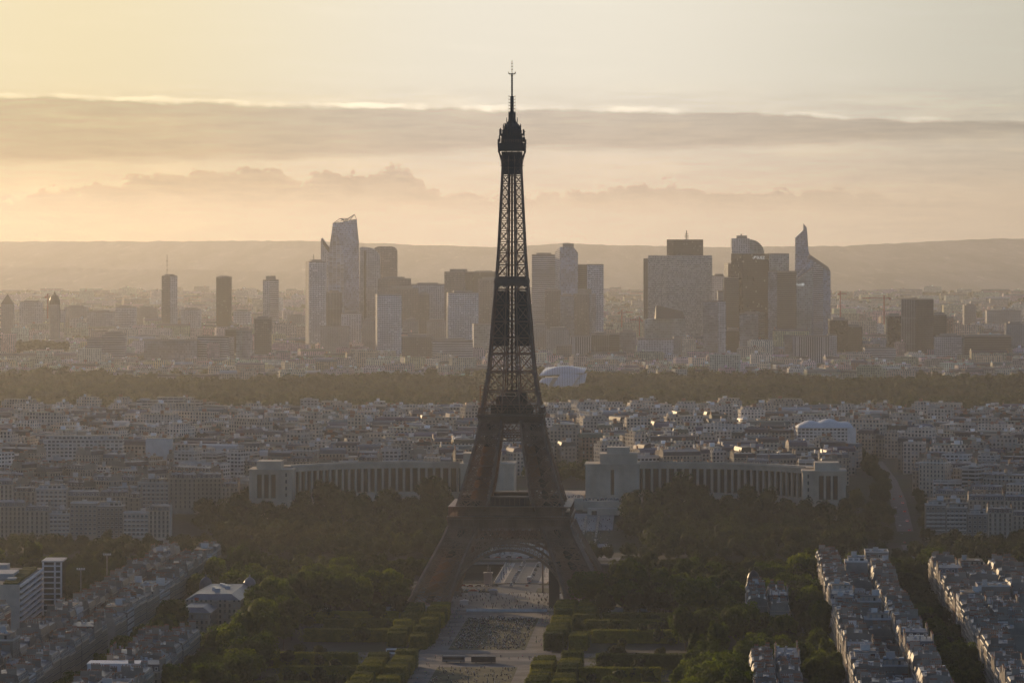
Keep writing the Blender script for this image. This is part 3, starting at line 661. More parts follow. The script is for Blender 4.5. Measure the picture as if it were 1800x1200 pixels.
for ai, (ph, u0, u1, v0, v1, sp, (s0, s1)) in enumerate(AREAS):
    r = random.Random(100 + ai); nu, nv = max(1, int((u1 - u0) / sp)), max(1, int((v1 - v0) / sp))
    for i in range(nu):
        for j in range(nv):
            u = u0 + (i + .5 + (0.5 if j % 2 else 0) * .6 + r.uniform(-.36, .36)) * (u1 - u0) / nu; v = v0 + (j + .5 + r.uniform(-.36, .36)) * (v1 - v0) / nv
            sc = r.uniform(s0, s1) * (1.22 if r.random() < .12 else 1)
            if ai < 20 and blocked(u, v): continue
            if 8 <= ai <= 9 and r.random() < (.62 if abs(u) < 108 and v > 130 else .12): continue
            x, y = L(u, v)
            if abs(x) / y > 0.128 or y < 1930: continue
            if ai in (8, 9): sc *= (0.55 if abs(u) < 108 and v > 130 else 1.08) * r.uniform(.8, 1.2)
            trees.append([x, y, sc, ai, j, r.randrange(6), r.uniform(0, 6.28), r.uniform(.82, 1.2)])
for u, v, sc, k in ((49, 78, 1.5, 5), (60, 70, 1.35, 0), (72, -20, 1.45, 2), (-96, 120, 1.55, 5), (-84, 108, 1.2, 3), (-133, 420, 1.5, 2), (-118, 330, 1.3, 4), (-166, -575, 1.45, 0), (-158, -570, 1.3, 2), (-150, -590, 1.2, 3), (-92, -610, 1.5, 5), (-82, -605, 1.3, 1), (-120, -600, 1.1, 3), (92, -612, 1.45, 2), (102, -606, 1.55, 5), (114, -600, 1.35, 0), (150, -592, 1.2, 4), (164, -580, 1.25, 1)):
    x, y = L(u, v); trees.append([x, y, sc, (1 if u > 0 else 0) if v < -500 else 9 if u > 0 else 8, 0, k, 1.0, 1.0])
trees.sort(key=lambda q: -(q[2] ** 1.0) / (q[1] ** 2.5))
near, far = trees[:292], trees[292:]
groups = {}
for q in near: groups.setdefault((q[3], int((q[1]) // 60)), []).append(q)
band = {}
for (ai, b_) in sorted(groups): band.setdefault(ai, []).append(b_)
def lab_tree(q):
    rows = band[q[3]]; b_ = int(q[1] // 60); row = groups[(q[3], b_)]; row.sort(key=lambda z: z[0] / z[1])
    k = row.index(q) + 1; rk = rows.index(b_) + 1
    tone = ("dark" if q[5] in (1, 4) else "broad" if q[5] in (2, 5) else "olive")
    return f"{tone} tree, {nth(k)} from left in {nth(rk)} row {AREAS[q[3]][0]}"
for q in near:
    x, y, sc, ai, j, k, rz, sz = q
    me, R, h = CROWNS[k]; z = ground(x, y)
    o = empty('broadleaf_tree', (x, y, z), rz); o.scale = (sc, sc, sc * sz)
    tag(o, lab_tree(q), 'tree', 'trees ' + AREAS[ai][0])
    c_ = bpy.data.objects.new('crown', me); C.objects.link(c_); c_.parent = o
    c_ = bpy.data.objects.new('trunk', TRUNK[k % 2]); C.objects.link(c_); c_.parent = o
def mass(name, pts, tmpl, m_, seed=0):
    """one object for the trees nobody could count: each one its own crown shape, turn and size"""
    rg = np.random.default_rng(seed); Vs, Qs, Ts = [], [], []; b = 0
    for x, y, z, sc, k in pts:
        V, Q, T_ = tmpl[k % len(tmpl)]; a = rg.uniform(0, 6.28); c_, s_ = cos(a), sin(a)
        W = V * np.array([sc, sc, sc * rg.uniform(.85, 1.15)]); W = np.stack([W[:, 0] * c_ - W[:, 1] * s_ + x, W[:, 0] * s_ + W[:, 1] * c_ + y, W[:, 2] + z], 1)
        Vs.append(W); Qs.append(Q + b); Ts.append(T_ + b); b += len(V)
    me = np_mesh(name, np.concatenate(Vs), np.concatenate(Qs), np.concatenate(Ts), m_)
    o = bpy.data.objects.new(name, me); C.objects.link(o); tag(o, kind='stuff'); return o
LOD1 = [crown_geo(20 + k, 7, 17, 22, 30, .95, low=.2) for k in range(4)]
LOD2 = [crown_geo(30 + k, 7, 14, 13, 14, 1.7, low=.2) for k in range(4)]
def dapple(name):       # mass foliage differs from clump to clump like single trees do
    m_, t = mat(name); tc_ = t.n('ShaderNodeTexCoord'); n_ = t.noise(tc_.outputs['Object'], 0.03, 3, 0.7)
    n2 = t.noise(tc_.outputs['Object'], 0.35, 3, 0.6)
    c_ = t.mix(t.step(n_, 0.35, 0.68), (0.024, 0.038, 0.012), (0.072, 0.086, 0.022)); n3 = t.noise(tc_.outputs['Object'], 0.006, 3, 0.6); c_ = t.mix(t.step(n3, .5, .7, 0, .55), c_, (.10, .075, .03)); c_ = t.mix(t.step(n2, .3, .7), t.mix(1.0, c_, (.7, .72, .75), 'MULTIPLY'), c_)
    d = pbsdf(t, c_, 0.75, 0, 0.1); tl = t.n('ShaderNodeBsdfTranslucent'); t.put(tl.inputs[0], t.mix(1.0, c_, (1.75, 1.8, .3), 'MULTIPLY'))
    mx = t.n('ShaderNodeMixShader'); mx.inputs[0].default_value = .28; t.t.links.new(d.outputs[0], mx.inputs[1]); t.t.links.new(tl.outputs[0], mx.inputs[2]); out(t, mx.outputs[0]); return m_
M['wood'] = dapple('woodland_leaves')
mass('woodland', [(q[0], q[1], ground(q[0], q[1]), q[2], q[5]) for q in far], LOD1, M['wood'], 1)
r = random.Random(77); pts = []
Yb = 4640.0
while Yb < 6150:
    x = -0.14 * Yb
    while x < 0.14 * Yb:
        x += r.uniform(7, 13); yy = Yb + r.uniform(-14, 14)
        clear = 0.5 + 0.5 * sin(x * 0.011 + Yb * 0.004) * sin(Yb * 0.013 - x * .003)
        if clear < .2 and r.random() < .85: continue
        if 5660 < yy < 5790 and 20 < x < 112: continue
        pts.append((x, yy, ground(x, yy), r.uniform(.7, 1.3) * (1.0 + .22 * sin(x * .02 + Yb * .02) + .22 * sin(x * .0071 - Yb * .0093)), r.randrange(4)))
    Yb += 27
mass('forest', pts, LOD2, M['wood'], 2)
# clipped hedges along the lawns
def hedge_geo(seed, sx, sy, sz, n, size):
    rg = np.random.default_rng(seed); Ps, Ns = [], []
    for ax, sg, frac in ((0, 1, sy * sz), (0, -1, sy * sz), (1, 1, sx * sz), (1, -1, sx * sz), (2, 1, sx * sy)):
        m2 = int(n * frac / (2 * sy * sz + 2 * sx * sz + sx * sy)); P = rg.uniform(-1, 1, (m2, 3)); P[:, ax] = sg
        P = P * np.array([1, 1, 1]); rr = np.abs(P).copy(); rr[:, ax] = 0; e = np.clip((rr.max(1) - .82) / .18, 0, 1)[:, None]   # soften the edges
        N = np.zeros((m2, 3)); N[:, ax] = sg; P = P * (1 - 0.05 * e ** 2) + N * (-.07 * e ** 2 + rg.normal(0, .03, (m2, 1)) + .05 * np.sin(P.sum(1) * 4 + seed)[:, None])
        Ps.append(P * np.array([sx / 2, sy / 2, sz / 2]) + np.array([0, 0, sz / 2])); Ns.append(N)
    V = leafq(np.concatenate(Ps), np.concatenate(Ns), size, rg); nq = len(V) // 4
    bx = np.array([[x, y, z] for x in (-1, 1) for y in (-1, 1) for z in (-1, 1)], float) * np.array([sx, sy, sz]) * .46 + np.array([0, 0, sz * .5])
    t_ = np.array([[0, 1, 3], [0, 3, 2], [4, 6, 7], [4, 7, 5], [0, 4, 5], [0, 5, 1], [2, 3, 7], [2, 7, 6], [1, 5, 7], [1, 7, 3]]) + len(V)
    return np.concatenate([V, bx]), np.arange(nq * 4).reshape(-1, 4), t_
HC = [np_mesh('clipped_hedge', *hedge_geo(50 + k, 12, 12, 10, 1900, .42), M['hedge']) for k in range(3)]
HS = [np_mesh('clipped_hedge', *hedge_geo(60 + k, 44, 9, 9, 4200, .42), M['hedge']) for k in range(2)]
r = random.Random(8)
for s_, side in ((-1, 'left'), (1, 'right')):
    v = 92; k = 0
    while v < 640:
        ln = r.uniform(11, 17)
        if not (305 < v + ln / 2 < 400):
            k += 1
            for row, u in ((0, 37), (1, 50)):
                if row and r.random() < .3: continue
                x, y = L(s_ * (u + r.uniform(-.8, .8)), v + ln / 2); o = bpy.data.objects.new('clipped_hedge', HC[r.randrange(3)]); C.objects.link(o)
                o.location = (x, y, 0); o.rotation_euler = (0, 0, ROT + pi * r.randrange(2)); o.scale = (r.uniform(.8, .98), ln / 12.6, r.uniform(.75, 1.05))
                tag(o, f"box shaped clipped tree, {nth(k)} from the tower in the {'inner' if row == 0 else 'outer'} row {side} of the lawn", 'hedge', f'clipped box trees {side} of the lawn')
        v += ln + r.uniform(0.5, 3)
    for k, (u, v, ln, hz) in enumerate(((88, 150, 60, .75), (74, 215, 48, .95), (80, 262, 50, .8), (90, 405, 58, .9), (76, 470, 44, .85), (104, 540, 60, .8))):
        x, y = L(s_ * u, v); o = bpy.data.objects.new('hedge_wall', HS[k % 2]); C.objects.link(o); o.location = (x, y, 0); o.rotation_euler = (0, 0, ROT); o.scale = (ln / 44, .9, hz)
        tag(o, f"long clipped hedge wall across the {side} park, {nth(k + 1)} from the tower", 'hedge', 'long hedge walls crossing the park')
# ---------------------------------------------------------------- city blocks
bc = {}
def make_window(name, w_, h_, fr, pane):
    mb = MB(); mb.prism([(-w_ / 2 - .16, -.12), (w_ / 2 + .16, -.12), (w_ / 2 + .16, .05), (-w_ / 2 - .16, .05)], -.2, h_ + .2, 0, bottom=True)
    mb.poly([(-w_ / 2, -.16, 0), (w_ / 2, -.16, 0), (w_ / 2, -.16, h_), (-w_ / 2, -.16, h_)], None, 1)
    mb.bar((0, -.19, 0), (0, -.19, h_), .09); mb.prism([(-w_ / 2 - .3, -.5), (w_ / 2 + .3, -.5), (w_ / 2 + .3, -.12), (-w_ / 2 - .3, -.12)], -.45, -.25, 2, bottom=True)
    return mb.mesh(name, [fr, pane, M['dark']])
WIN = make_window('window', 1.25, 2.15, M['stone'], M['glass']); WINW = make_window('window', 1.7, 1.6, M['white'], M['glass'])
mb = MB(); mb.prism([(-.75, -.15), (.75, -.15), (.75, 1.7), (-.75, 1.7)], 0, 1.75, 0); mb.poly([(-.5, -.18, .3), (.5, -.18, .3), (.5, -.18, 1.5), (-.5, -.18, 1.5)], None, 1)
mb.prism([(-.85, -.25), (.85, -.25), (.85, 1.7), (-.85, 1.7)], 1.76, 1.95, 2, bottom=True); DORM = mb.mesh('dormer', [M['wall_white'], M['glass'], M['zinc']])
SKY_ = []
for k, (a, b) in enumerate(((1.4, 1.0), (2.4, 1.4))):
    mb = MB(); mb.prism(rect(0, 0, a, b), 0, .35, 0); SKY_.append(mb.mesh('skylight', M['skylight']))
mb = MB(); mb.tube([(.35, 0), (.35, 1.3), (.6, 1.35), (.6, 1.7), (.05, 1.9)], 7); VENT = mb.mesh('vent', M['vent'])
def tocol(o, me, name, par, loc, rz=0.0, sc=None):
    c_ = bpy.data.objects.new(name, me); C.objects.link(c_); c_.parent = par; c_.location = loc; c_.rotation_euler = (0, 0, rz)
    if sc: c_.scale = sc
    return c_
def chimney(mb, x, y, z0, z1, ln, rot, n, c=None):
    mb.rect(x, y, ln, 0.75, z0, z1, rot, 0, c=c); mb.rect(x, y, ln + .2, 1.0, z1, z1 + .22, rot, 0, bottom=True, c=c)
    for i in range(n):
        t_ = (i + .5) / n - .5; mb.rect(x + cos(rot) * t_ * ln, y + sin(rot) * t_ * ln, .34, .34, z1 + .22, z1 + .95, rot, 1)
def extr(mb, P, prof, ln, ax, mats, c, caps=True):
    """run a roof profile (across, height) along the block; ax 'x' or 'y' is the direction of the ridge"""
    f = (lambda l, a: P(l, a)) if ax == 'x' else (lambda l, a: P(-a, l))
    for i in range(len(prof) - 1):
        (a0, z0), (a1, z1) = prof[i], prof[i + 1]
        q = [(*f(ln[0], a0), z0), (*f(ln[1], a0), z0), (*f(ln[1], a1), z1), (*f(ln[0], a1), z1)]
        L_ = hypot(a1 - a0, z1 - z0); mb.poly(q, [(ln[0], 0), (ln[1], 0), (ln[1], L_), (ln[0], L_)], mats[i] if isinstance(mats, (list, tuple)) else mats, c)
    if caps:
        m_ = mats[0] if isinstance(mats, (list, tuple)) else mats
        mb.poly([(*f(ln[0], a), z) for a, z in prof][::-1], None, m_, c); mb.poly([(*f(ln[1], a), z) for a, z in prof], None, m_, c)
def shell(s, r, lod):
    """walls, roof and chimneys of one block as separate builders, in world coordinates"""
    cx, cy_, rot, w_, d, z0, h = (s[k] for k in ('x', 'y', 'rot', 'w', 'd', 'z', 'h')); c_, s_ = cos(rot), sin(rot)
    P = lambda a, b: (cx + a * c_ - b * s_, cy_ + a * s_ + b * c_)
    W, R, K = MB(), MB(), []; tw, tr = s.get('tw', (1, 1, 1)), s.get('tr', (.2, .2, .2)); zt = z0 + h
    W.rect(cx, cy_, w_, d, z0 - 3, zt, rot, 0, 1, c=tw)
    if lod and s.get('plain'):
        for i in (0, 1, 2, 3):
            if ('front', 'right', 'back', 'left')[i] in s['plain']: W.m[i] = 2
    if s['kind'] == 'mansard':
        ax = s.get('axis') or ('x' if w_ >= d else 'y'); D, Lg = (d, w_) if ax == 'x' else (w_, d)
        if lod: W.rect(cx, cy_, w_ + .7, d + (.7 if ax == 'x' else 0), zt - .45, zt + .1, rot, 1, bottom=True, c=tw); W.rect(cx, cy_, w_ + (.9 if ax == 'y' else 0), d + (.9 if ax == 'x' else 0), zt - 3.6, zt - 3.38, rot, 1, bottom=True, c=tw)
        hr = s.get('hr', 2.9) * r.uniform(.85, 1.15); zb_ = zt + (.1 if lod else 0); rg = r.uniform(.5, 1.5)
        pr = [(D / 2, zb_), (D / 2 - .95, zb_ + hr), (0, zb_ + hr + rg), (-D / 2 + .95, zb_ + hr), (-D / 2, zb_)]
        tl = tuple(min(1, x * 1.25) for x in tr); Lh = Lg / 2 - (.35 if lod else 0)
        extr(R, P, pr, (-Lh, Lh), ax, [0, 1, 1, 0], tr)
        if lod:
            pw = [(D / 2 - .02, zb_ + .002), (D / 2 - .75, zb_ + hr + .45), (0, zb_ + hr + rg + .4), (-D / 2 + .75, zb_ + hr + .45), (-D / 2 + .02, zb_ + .002)]
            for e in (-1, 1): extr(W, P, pw, (e * Lg / 2 - .175 - e * .175, e * Lg / 2 + .175 - e * .175), ax, 2, tw)
        f = (lambda l, a: P(l, a)) if ax == 'x' else (lambda l, a: P(-a, l)); rk_ = rot + (pi / 2 if ax == 'x' else 0)
        for e in (-1, 1):
            for b in ((-.24, .22) if D > 10 and lod else (r.uniform(-.2, .2),)):
                K.append((f(e * (Lg / 2 - .40), (b + r.uniform(-.06, .06)) * D), zb_ + hr, zb_ + hr + r.uniform(1.6, 3.6), D * r.uniform(.16, .34), rk_, r.randint(3, 7)))
        if lod and Lg > 17: K.append((f(r.uniform(-.15, .15) * Lg, r.uniform(-.2, .2) * D), zb_ + hr * .5, zb_ + hr + r.uniform(1.5, 3), r.uniform(2, 4), rk_, 4))
        zr = zb_ + hr + .25
    else:
        tr2 = tr
        if s.get('attic', True):
            W.rect(cx, cy_, w_ - 4, d - 4.4, zt + .003, zt + 2.9, rot, 0, 1, c=tw); R.rect(cx, cy_, w_ - 3.4, d - 3.8, zt + 2.9, zt + 3.2, rot, 0, bottom=True, c=tr2); zr = zt + 3.2
        else: zr = zt + .25; R.rect(cx, cy_, w_ - .9, d - .9, zt + .003, zr, rot, 0, c=tr2)
        for e in (-1, 1): # parapets
            W.rect(*P(0, e * (d / 2 - .14)), w_, .28, zt + .002, zt + .9, rot, 1, c=tw); W.rect(*P(e * (w_ / 2 - .14), 0), .28, d - .58, zt + .002, zt + .9, rot, 1, c=tw)
        K.append((P(r.uniform(-.3, .3) * w_, r.uniform(-.15, .15) * d), zr - .1, zr + r.uniform(2.0, 3.4), r.uniform(2.5, 5), rot, 0))
        if lod and s.get('balcony', False):
            n = int(h / 3.0)
            for k in range(1, n): W.rect(*P(0, -d / 2 - .65), w_ * .92, 1.3, z0 + k * 3.0 - .12, z0 + k * 3.0 + .06, rot, 1, bottom=True, c=tw); W.rect(*P(0, -d / 2 - 1.27), w_ * .92, .08, z0 + k * 3.0 + .06, z0 + k * 3.0 + 1.0, rot, 1, c=tw)
    return W, R, K, zr, P
def emit(s, r, label, group):
    W, R, K, zr, P = shell(s, r, 1); loc = (s['x'], s['y'], s['z']); man = s['kind'] == 'mansard'
    wm = s.get('wall', 'facade_stone')
    o = W.build('apartment_building' if man else 'flat_roofed_block', [M[wm], M[s.get('trim', 'stone' if man else 'wall_white')], M[s.get('plainmat', 'wall_plain')]], None, loc)
    tag(o, label, 'building', group)
    ro = R.build('roof', [M[s.get('roof', 'zinc')], M['zinc']], o, loc)
    for (pp, a, b, ln, rt, n) in K:
        mb = MB(); chimney(mb, *pp, a, b, ln, rt, n); mb.build('chimney' if n else 'lift_housing', [M['wall_plain' if man else 'wall_white'], M['pot']], o, loc)
    rot, w_, d, h = s['rot'], s['w'], s['d'], s['h']
    def lc(a, b, z): p = P(a, b); return (p[0] - loc[0], p[1] - loc[1], z - loc[2])
    dt = s.get('detail', 0)
    if dt:
        if man:
            zb_ = s['z'] + h + .1; n = max(2, int(w_ / 3.4))
            if (s.get('axis') or ('x' if w_ >= d else 'y')) == 'x':
                for i in range(n): tocol(o, DORM, 'dormer', ro, lc(-w_ / 2 + (i + .5) * w_ / n, -d / 2 + .25, zb_ + .35), rot)
            elif s.get('side'):
                e = s['side']; n = max(2, int(d / 3.6))
                for i in range(n): tocol(o, DORM, 'dormer', ro, lc(e * (w_ / 2 - .25), -d / 2 + (i + .5) * d / n, zb_ + .35), rot + e * pi / 2)
        for k in range(r.randint(2, 4)):
            if man: tocol(o, VENT, 'vent', ro, lc(r.uniform(-.35, .35) * w_, r.uniform(-.35, .35) * d, zr + .1), 0)
            tocol(o, SKY_[r.randrange(2)], 'skylight', ro, lc(r.uniform(-.36, .36) * w_, r.uniform(-.3, .3) * d, zr + (.45 if man else 0)), rot, (1, 1, r.uniform(.8, 3)))
    if dt >= 2:      # real windows on the walls one sees
        fc = s.get('faces', ('front',)); nst = int((h - 1) / 3.2); wme = WIN if man else WINW
        for f in fc:
            ln = w_ if f == 'front' else d; n = max(1, int(ln / 3.0))
            for k in range(max(0, nst - s.get('storeys', 4)), nst):
                for i in range(n):
                    if f == 'front' and s.get('axis') == 'y' and r.random() < .8: continue
                    a = -ln / 2 + (i + .5) * ln / n; z = s['z'] + h - (nst - k) * 3.2 + .3
                    if f == 'front': tocol(o, wme, 'window', o, lc(a, -d / 2, z), rot)
                    else: e = 1 if f == 'right' else -1; tocol(o, wme, 'window', o, lc(e * w_ / 2, a, z), rot + e * pi / 2)
    return o
def far_add(G, s, r):
    W, R, K, zr, P = shell(s, r, 0)
    G[0].add(W); G[1].add(R)
    for (pp, a, b, ln, rt, n) in K: G[1].rect(*pp, ln, .9, a, b, rt, 0, c=s.get('tw') if r.random() < .6 else (.35, .17, .1))
KINDS = [('mansard', 'facade_stone', 'zinc', 'pale stone'), ('mansard', 'facade_cream', 'slate', 'cream'), ('flat', 'facade_white', 'gravel_roof', 'white'), ('flat', 'facade_strip', 'gravel_roof', 'banded'), ('mansard', 'facade_stone', 'slate', 'grey stone'), ('mansard', 'facade_brick', 'zinc', 'brick'), ('flat', 'facade_cream', 'gravel_roof', 'beige')]
def rndspec(r, x, y, rot, w_, d, z, h, wts=(6, 3, 2, 1, 3, 1, 2)):
    k = r.choices(range(7), wts)[0]; kd, wl, rf, _ = KINDS[k]
    v = r.uniform(.72, 1.2); gr = r.uniform(.85, 1.1)
    tw = [(.85, .8, .74), (.95, .88, .78), (1.25, 1.22, 1.2), (1.05, 1.0, .95), (.8, .76, .72), (.55, .38, .3), (1.0, .93, .84)][k]; tw = tuple(a * v for a in tw)
    tr = [(.14, .148, .163), (.065, .065, .072), (.2, .19, .18), (.16, .16, .16), (.07, .07, .08), (.13, .135, .15), (.2, .185, .17)][k]; tr = tuple(a * gr * r.uniform(.8, 1.25) for a in tr)
    if r.random() < .06: tr = (.5, .5, .5)
    return dict(x=x, y=y, rot=rot, w=w_, d=d, z=z, h=h + (r.uniform(2, 9) if kd == 'flat' and r.random() < .4 else 0), kind=kd, wall=wl, roof=rf, k=k, tw=tw, tr=tr, attic=r.random() < .6, balcony=r.random() < .5)
def inframe(x, y, m_=0.0): return abs(x) / y < 0.1157 + m_
ROWS = []         # (phrase, group, [specs])
def block_row(ph, u0, u1, v0, v1, hs, seed, step=(20, 29), detail=1, side=None, faces=('front',), skip=(), storeys=4, wts=(8, 3, 1, 0, 4, 1, 1)):
    r = random.Random(seed); v = v0; lst = []
    while v < v1:
        ln = r.uniform(*step); vc = v + ln / 2
        x, y = L((u0 + u1) / 2, vc)
        if not any(a < vc < b for a, b in skip) and inframe(x - (14 if x > 0 else -14), y, 0.002) and y > 1925:
            s = rndspec(r, x, y, ROT, u1 - u0 + r.uniform(-1.2, 0.4), ln - .12, 0.0, r.uniform(*hs), wts); s.update(detail=detail, side=side, faces=faces, storeys=storeys, axis='y' if r.random() < .82 else 'x', plain=[f for f in ('front', 'back', 'right') if f in ('front', 'back') or f in faces])
            lst.append(s)
        v += ln
    ROWS.append((ph, lst)); return lst
block_row("the long right block's inner side", 188, 202.5, -78, 790, (18.5, 24), 1, detail=2, side=-1, storeys=2)
block_row("the long right block's outer side", 217.5, 232, -78, 790, (18.5, 24), 2, detail=2, side=1, storeys=2)
block_row("the long right block's courtyards", 203, 217, -60, 790, (13, 19), 3, step=(14, 17), detail=1, skip=[(a, a + 17) for a in range(-60, 800, 34)], wts=(4, 2, 3, 0, 4, 2, 4))
block_row("the far right block's avenue side", 257, 272, -50, 790, (18, 24), 4, detail=1, side=-1)
block_row("the far right block's middle", 274, 292, -50, 420, (15, 22), 5, detail=1, wts=(5, 2, 3, 1, 4, 2, 4))
block_row("the far right block's rear", 294, 312, -50, 200, (16, 23), 6, detail=1)
block_row("the small right block's park side", 142, 154, 120, 240, (17, 21), 7, step=(18, 26), detail=2, storeys=2); block_row("the small right block's street side", 154.5, 166, 120, 240, (16, 20), 8, step=(18, 26), detail=1)
block_row("the bottom right block's park side", 141, 153, 505, 745, (17, 21), 9, detail=2, storeys=2); block_row("the bottom right block's street side", 153.5, 165.5, 505, 745, (16, 20), 10, detail=1)
block_row("the left terrace's park side", -206, -192, -112, 790, (19.5, 24), 11, detail=2, side=1, faces=('front', 'right'), skip=[(392, 422)])
block_row("the left terrace's rear", -232, -218, -112, 790, (18.5, 23), 12, detail=1, skip=[(392, 422)])
block_row("the left terrace's courtyards", -217.5, -206.5, -100, 790, (13, 18), 13, step=(14, 17), detail=1, skip=[(a, a + 16) for a in range(-100, 800, 33)])
block_row("the lower left corner's outer row", -272, -257, 330, 790, (19, 24), 14, detail=1, side=1); block_row("the lower left corner's inner row", -254, -240, 430, 790, (18, 22), 15, detail=1)
block_row("the small left block's street side", -170, -156.5, 432, 745, (17, 21), 16, detail=2, side=1, storeys=2, skip=[(590, 625)]); block_row("the small left block's park side", -156, -142, 432, 745, (16, 20), 17, detail=2, side=1, faces=('front', 'right'), storeys=2, skip=[(590, 625)])
def k_light(r): return r.random() < .72
def cross_row(ph, v, u0, u1, hs, seed, width=(15, 22), d=14, rotj=0.0, detail=2, wts=(8, 4, 2, 0, 4, 1, 1), storeys=7, zoff=0.0):
    r = random.Random(seed); u = u0; lst = []
    while u < u1 - 8:
        w_ = min(r.uniform(*width), u1 - u); x, y = L(u + w_ / 2, v + r.uniform(-1, 1))
        if inframe(abs(x) - 12, y, .002):
            s = rndspec(r, x, y, ROT + rotj, w_ - .1, d, ground(x, y) + zoff, r.uniform(*hs), wts); s.update(detail=detail, storeys=storeys, faces=('front',), axis='x', plainmat='wall_light' if k_light(r) else 'wall_plain', plain=('front', 'left', 'right') if detail >= 2 else ('left', 'right')); lst.append(s)
        u += w_
    ROWS.append((ph, lst)); return lst
cross_row("the left quay front", -470, -395, -262, (17, 27), 20)
cross_row("the right quay front", -475, 276, 420, (16, 26), 21, width=(14, 19), wts=(6, 3, 3, 1, 4, 1, 1)); cross_row("the second right quay rank", -520, 280, 430, (21, 25), 22, width=(17, 30), wts=(4, 2, 4, 2, 3, 0, 2))
cross_row("the second left quay rank", -545, -420, -300, (19, 30), 23, width=(16, 26)); cross_row("the park edge rank, left hill", -590, -330, -232, (17, 27), 24, width=(17, 24), wts=(8, 5, 0, 0, 2, 0, 1))
cross_row("the terrace right of the avenue", -690, 278, 450, (20, 23), 25, width=(20, 28), detail=1, wts=(8, 3, 0, 0, 5, 0, 0)); cross_row("the low rank right of the avenue", -640, 290, 450, (16, 20), 26, width=(18, 30), detail=1, wts=(3, 2, 4, 2, 2, 0, 2))
# the hill quarter behind the palace, rank after rank
PAL = lambda u, v: (abs(u) < 78 and -745 < v) or (abs(u) < 236 and v > -700) or (abs(u) < 27 and v > -1000) or (-128 < u < -44 and -868 < v < -792) or (248 < u < 276 and v > -1150) or (-300 < u < -200 and v > -612)
cityG = (MB(), MB()); v = -590.0; rk = 0; r = random.Random(42); SPECIAL_UV = []
def special_hit(x, y): return any(abs(px(p) * y - x) < hw and -FRONT.get(p, 34) < y - Y < 34 for p, Y, hw in SPECIAL_UV)
FRONT = {1452: 95, 145: 80, 1195: 60, 279: 80}
SPECIAL_UV = [(279, 3560, 12), (300, 4420, 42), (543, 4350, 14), (1195, 4190, 60), (1452, 3780, 36), (145, 3560, 46), (700, 4420, 16)]
while v > -1960:
    Y0 = TY - v; u = -0.135 * Y0; lst = []; d = r.uniform(11, 15)
    while u < 0.135 * Y0:
        w_ = r.choice([14, 17, 20, 24, 30, 40]) * r.uniform(.85, 1.15)
        vj = v + r.uniform(-9, 9); x, y = L(u + w_ / 2, vj)
        nb = sin(x * .008 + 1) * 1.5 + sin(y * .011 + x * .002); rot = ROT + .5 * math.floor(nb) * .45 + r.uniform(-.04, .04)
        hit = any(PAL(u + f * w_, vj) for f in (0, .5, 1)) or special_hit(x, y)
        if not hit and inframe(abs(x) - 14, y, 0.012) and r.random() > .06:
            s = rndspec(r, x, y, rot, w_, d, ground(x, y), r.uniform(16, 24), (5, 3, 4, 2, 4, 1, 4)); s['detail'] = 1 if Y0 < 3440 else 0
            if r.random() < .3: s['w'], s['d'] = d, min(w_, 26); 
            if Y0 < 3480: lst.append(s)
            else: far_add(cityG, s, r)
        u += w_ * (1.0 if r.random() < .8 else 1.25)
    if lst: rk += 1; ROWS.append((f"the {nth(rk)} rank up the hill", lst))
    v -= 31
tag(cityG[0].build('distant_houses', [M['far_wall'], M['far_wall']], col=True), kind='stuff'); tag(cityG[1].build('distant_roofs', [M['far_roof'], M['far_roof']], col=True), kind='stuff')
ROOFW = {'zinc': 'zinc-roofed', 'slate': 'slate-roofed', 'gravel_roof': 'flat-roofed'}
for ph, lst in ROWS:
    front = "rank" in ph or "quay" in ph or "terrace right" in ph
    lst.sort(key=(lambda s: s['x'] / s['y']) if front else (lambda s: -s['y']))
    for k, s in enumerate(lst):
        if 'second rank of the far' in ph or 'third rank of the far' in ph or 'back rank' in ph: lst2 = True
        pos = f"{nth(k + 1)} from {'left' if front else 'the tower'} in {ph}"
        emit(s, random.Random(k * 7 + len(ph)), f"{KINDS[s['k']][3]} {ROOFW[s['roof']]} block, {pos}", 'apartment buildings in ' + ph)
# ---------------------------------------------------------------- the far skyline of office towers
ST = {}
def style(name, wall, *a, **k): ST[name] = facade(name, (wall[0] * .98, wall[1] * 1.02, wall[2] * 1.12), *a, **{'nscale': .03, 'var': .12, 'painted_refl': .26 if 'glass' in name or name in ('navy', 'fins_dark') else .13, **k})
style('white_grid', (0.74, 0.72, 0.70), (.08, .085, .1), 3.0, 3.3, (.14, .86), (.30, .84), rand=.12, pale=.12)
style('pale_panel', (0.60, 0.58, 0.56), (.12, .12, .13), 4.0, 3.4, (.2, .8), (.35, .8), rand=.15, pale=.25)
style('grey_glass', (0.34, 0.36, 0.39), (.18, .2, .24), 2.6, 3.6, (.07, .93), (.2, .95), rand=.15, pale=.10, grough=.12, gspec=.8)
style('blue_glass', (0.44, 0.48, 0.56), (.27, .31, .39), 2.6, 3.7, (.06, .94), (.14, .96), rand=.1, pale=.05, grough=.1, gspec=.9)
style('banded', (0.66, 0.64, 0.62), (.12, .125, .14), 30.0, 3.5, (.0, 1.0), (.42, .98), rand=.12, pale=.0)
style('dark_banded', (0.17, 0.155, 0.145), (.03, .03, .035), 30.0, 3.5, (0, 1), (.4, .95), rand=.12, pale=0)
style('brown_dark', (0.10, 0.085, 0.078), (.035, .03, .03), 2.4, 3.5, (.2, .85), (.2, .85), rand=.15, pale=.05)
style('brown_mid', (0.30, 0.25, 0.22), (.05, .045, .045), 2.8, 3.3, (.2, .8), (.3, .8), rand=.15, pale=.1)
style('fins', (0.60, 0.58, 0.56), (.06, .06, .07), 3.4, 60.0, (.42, .98), (.0, .97), rand=.1, pale=0)
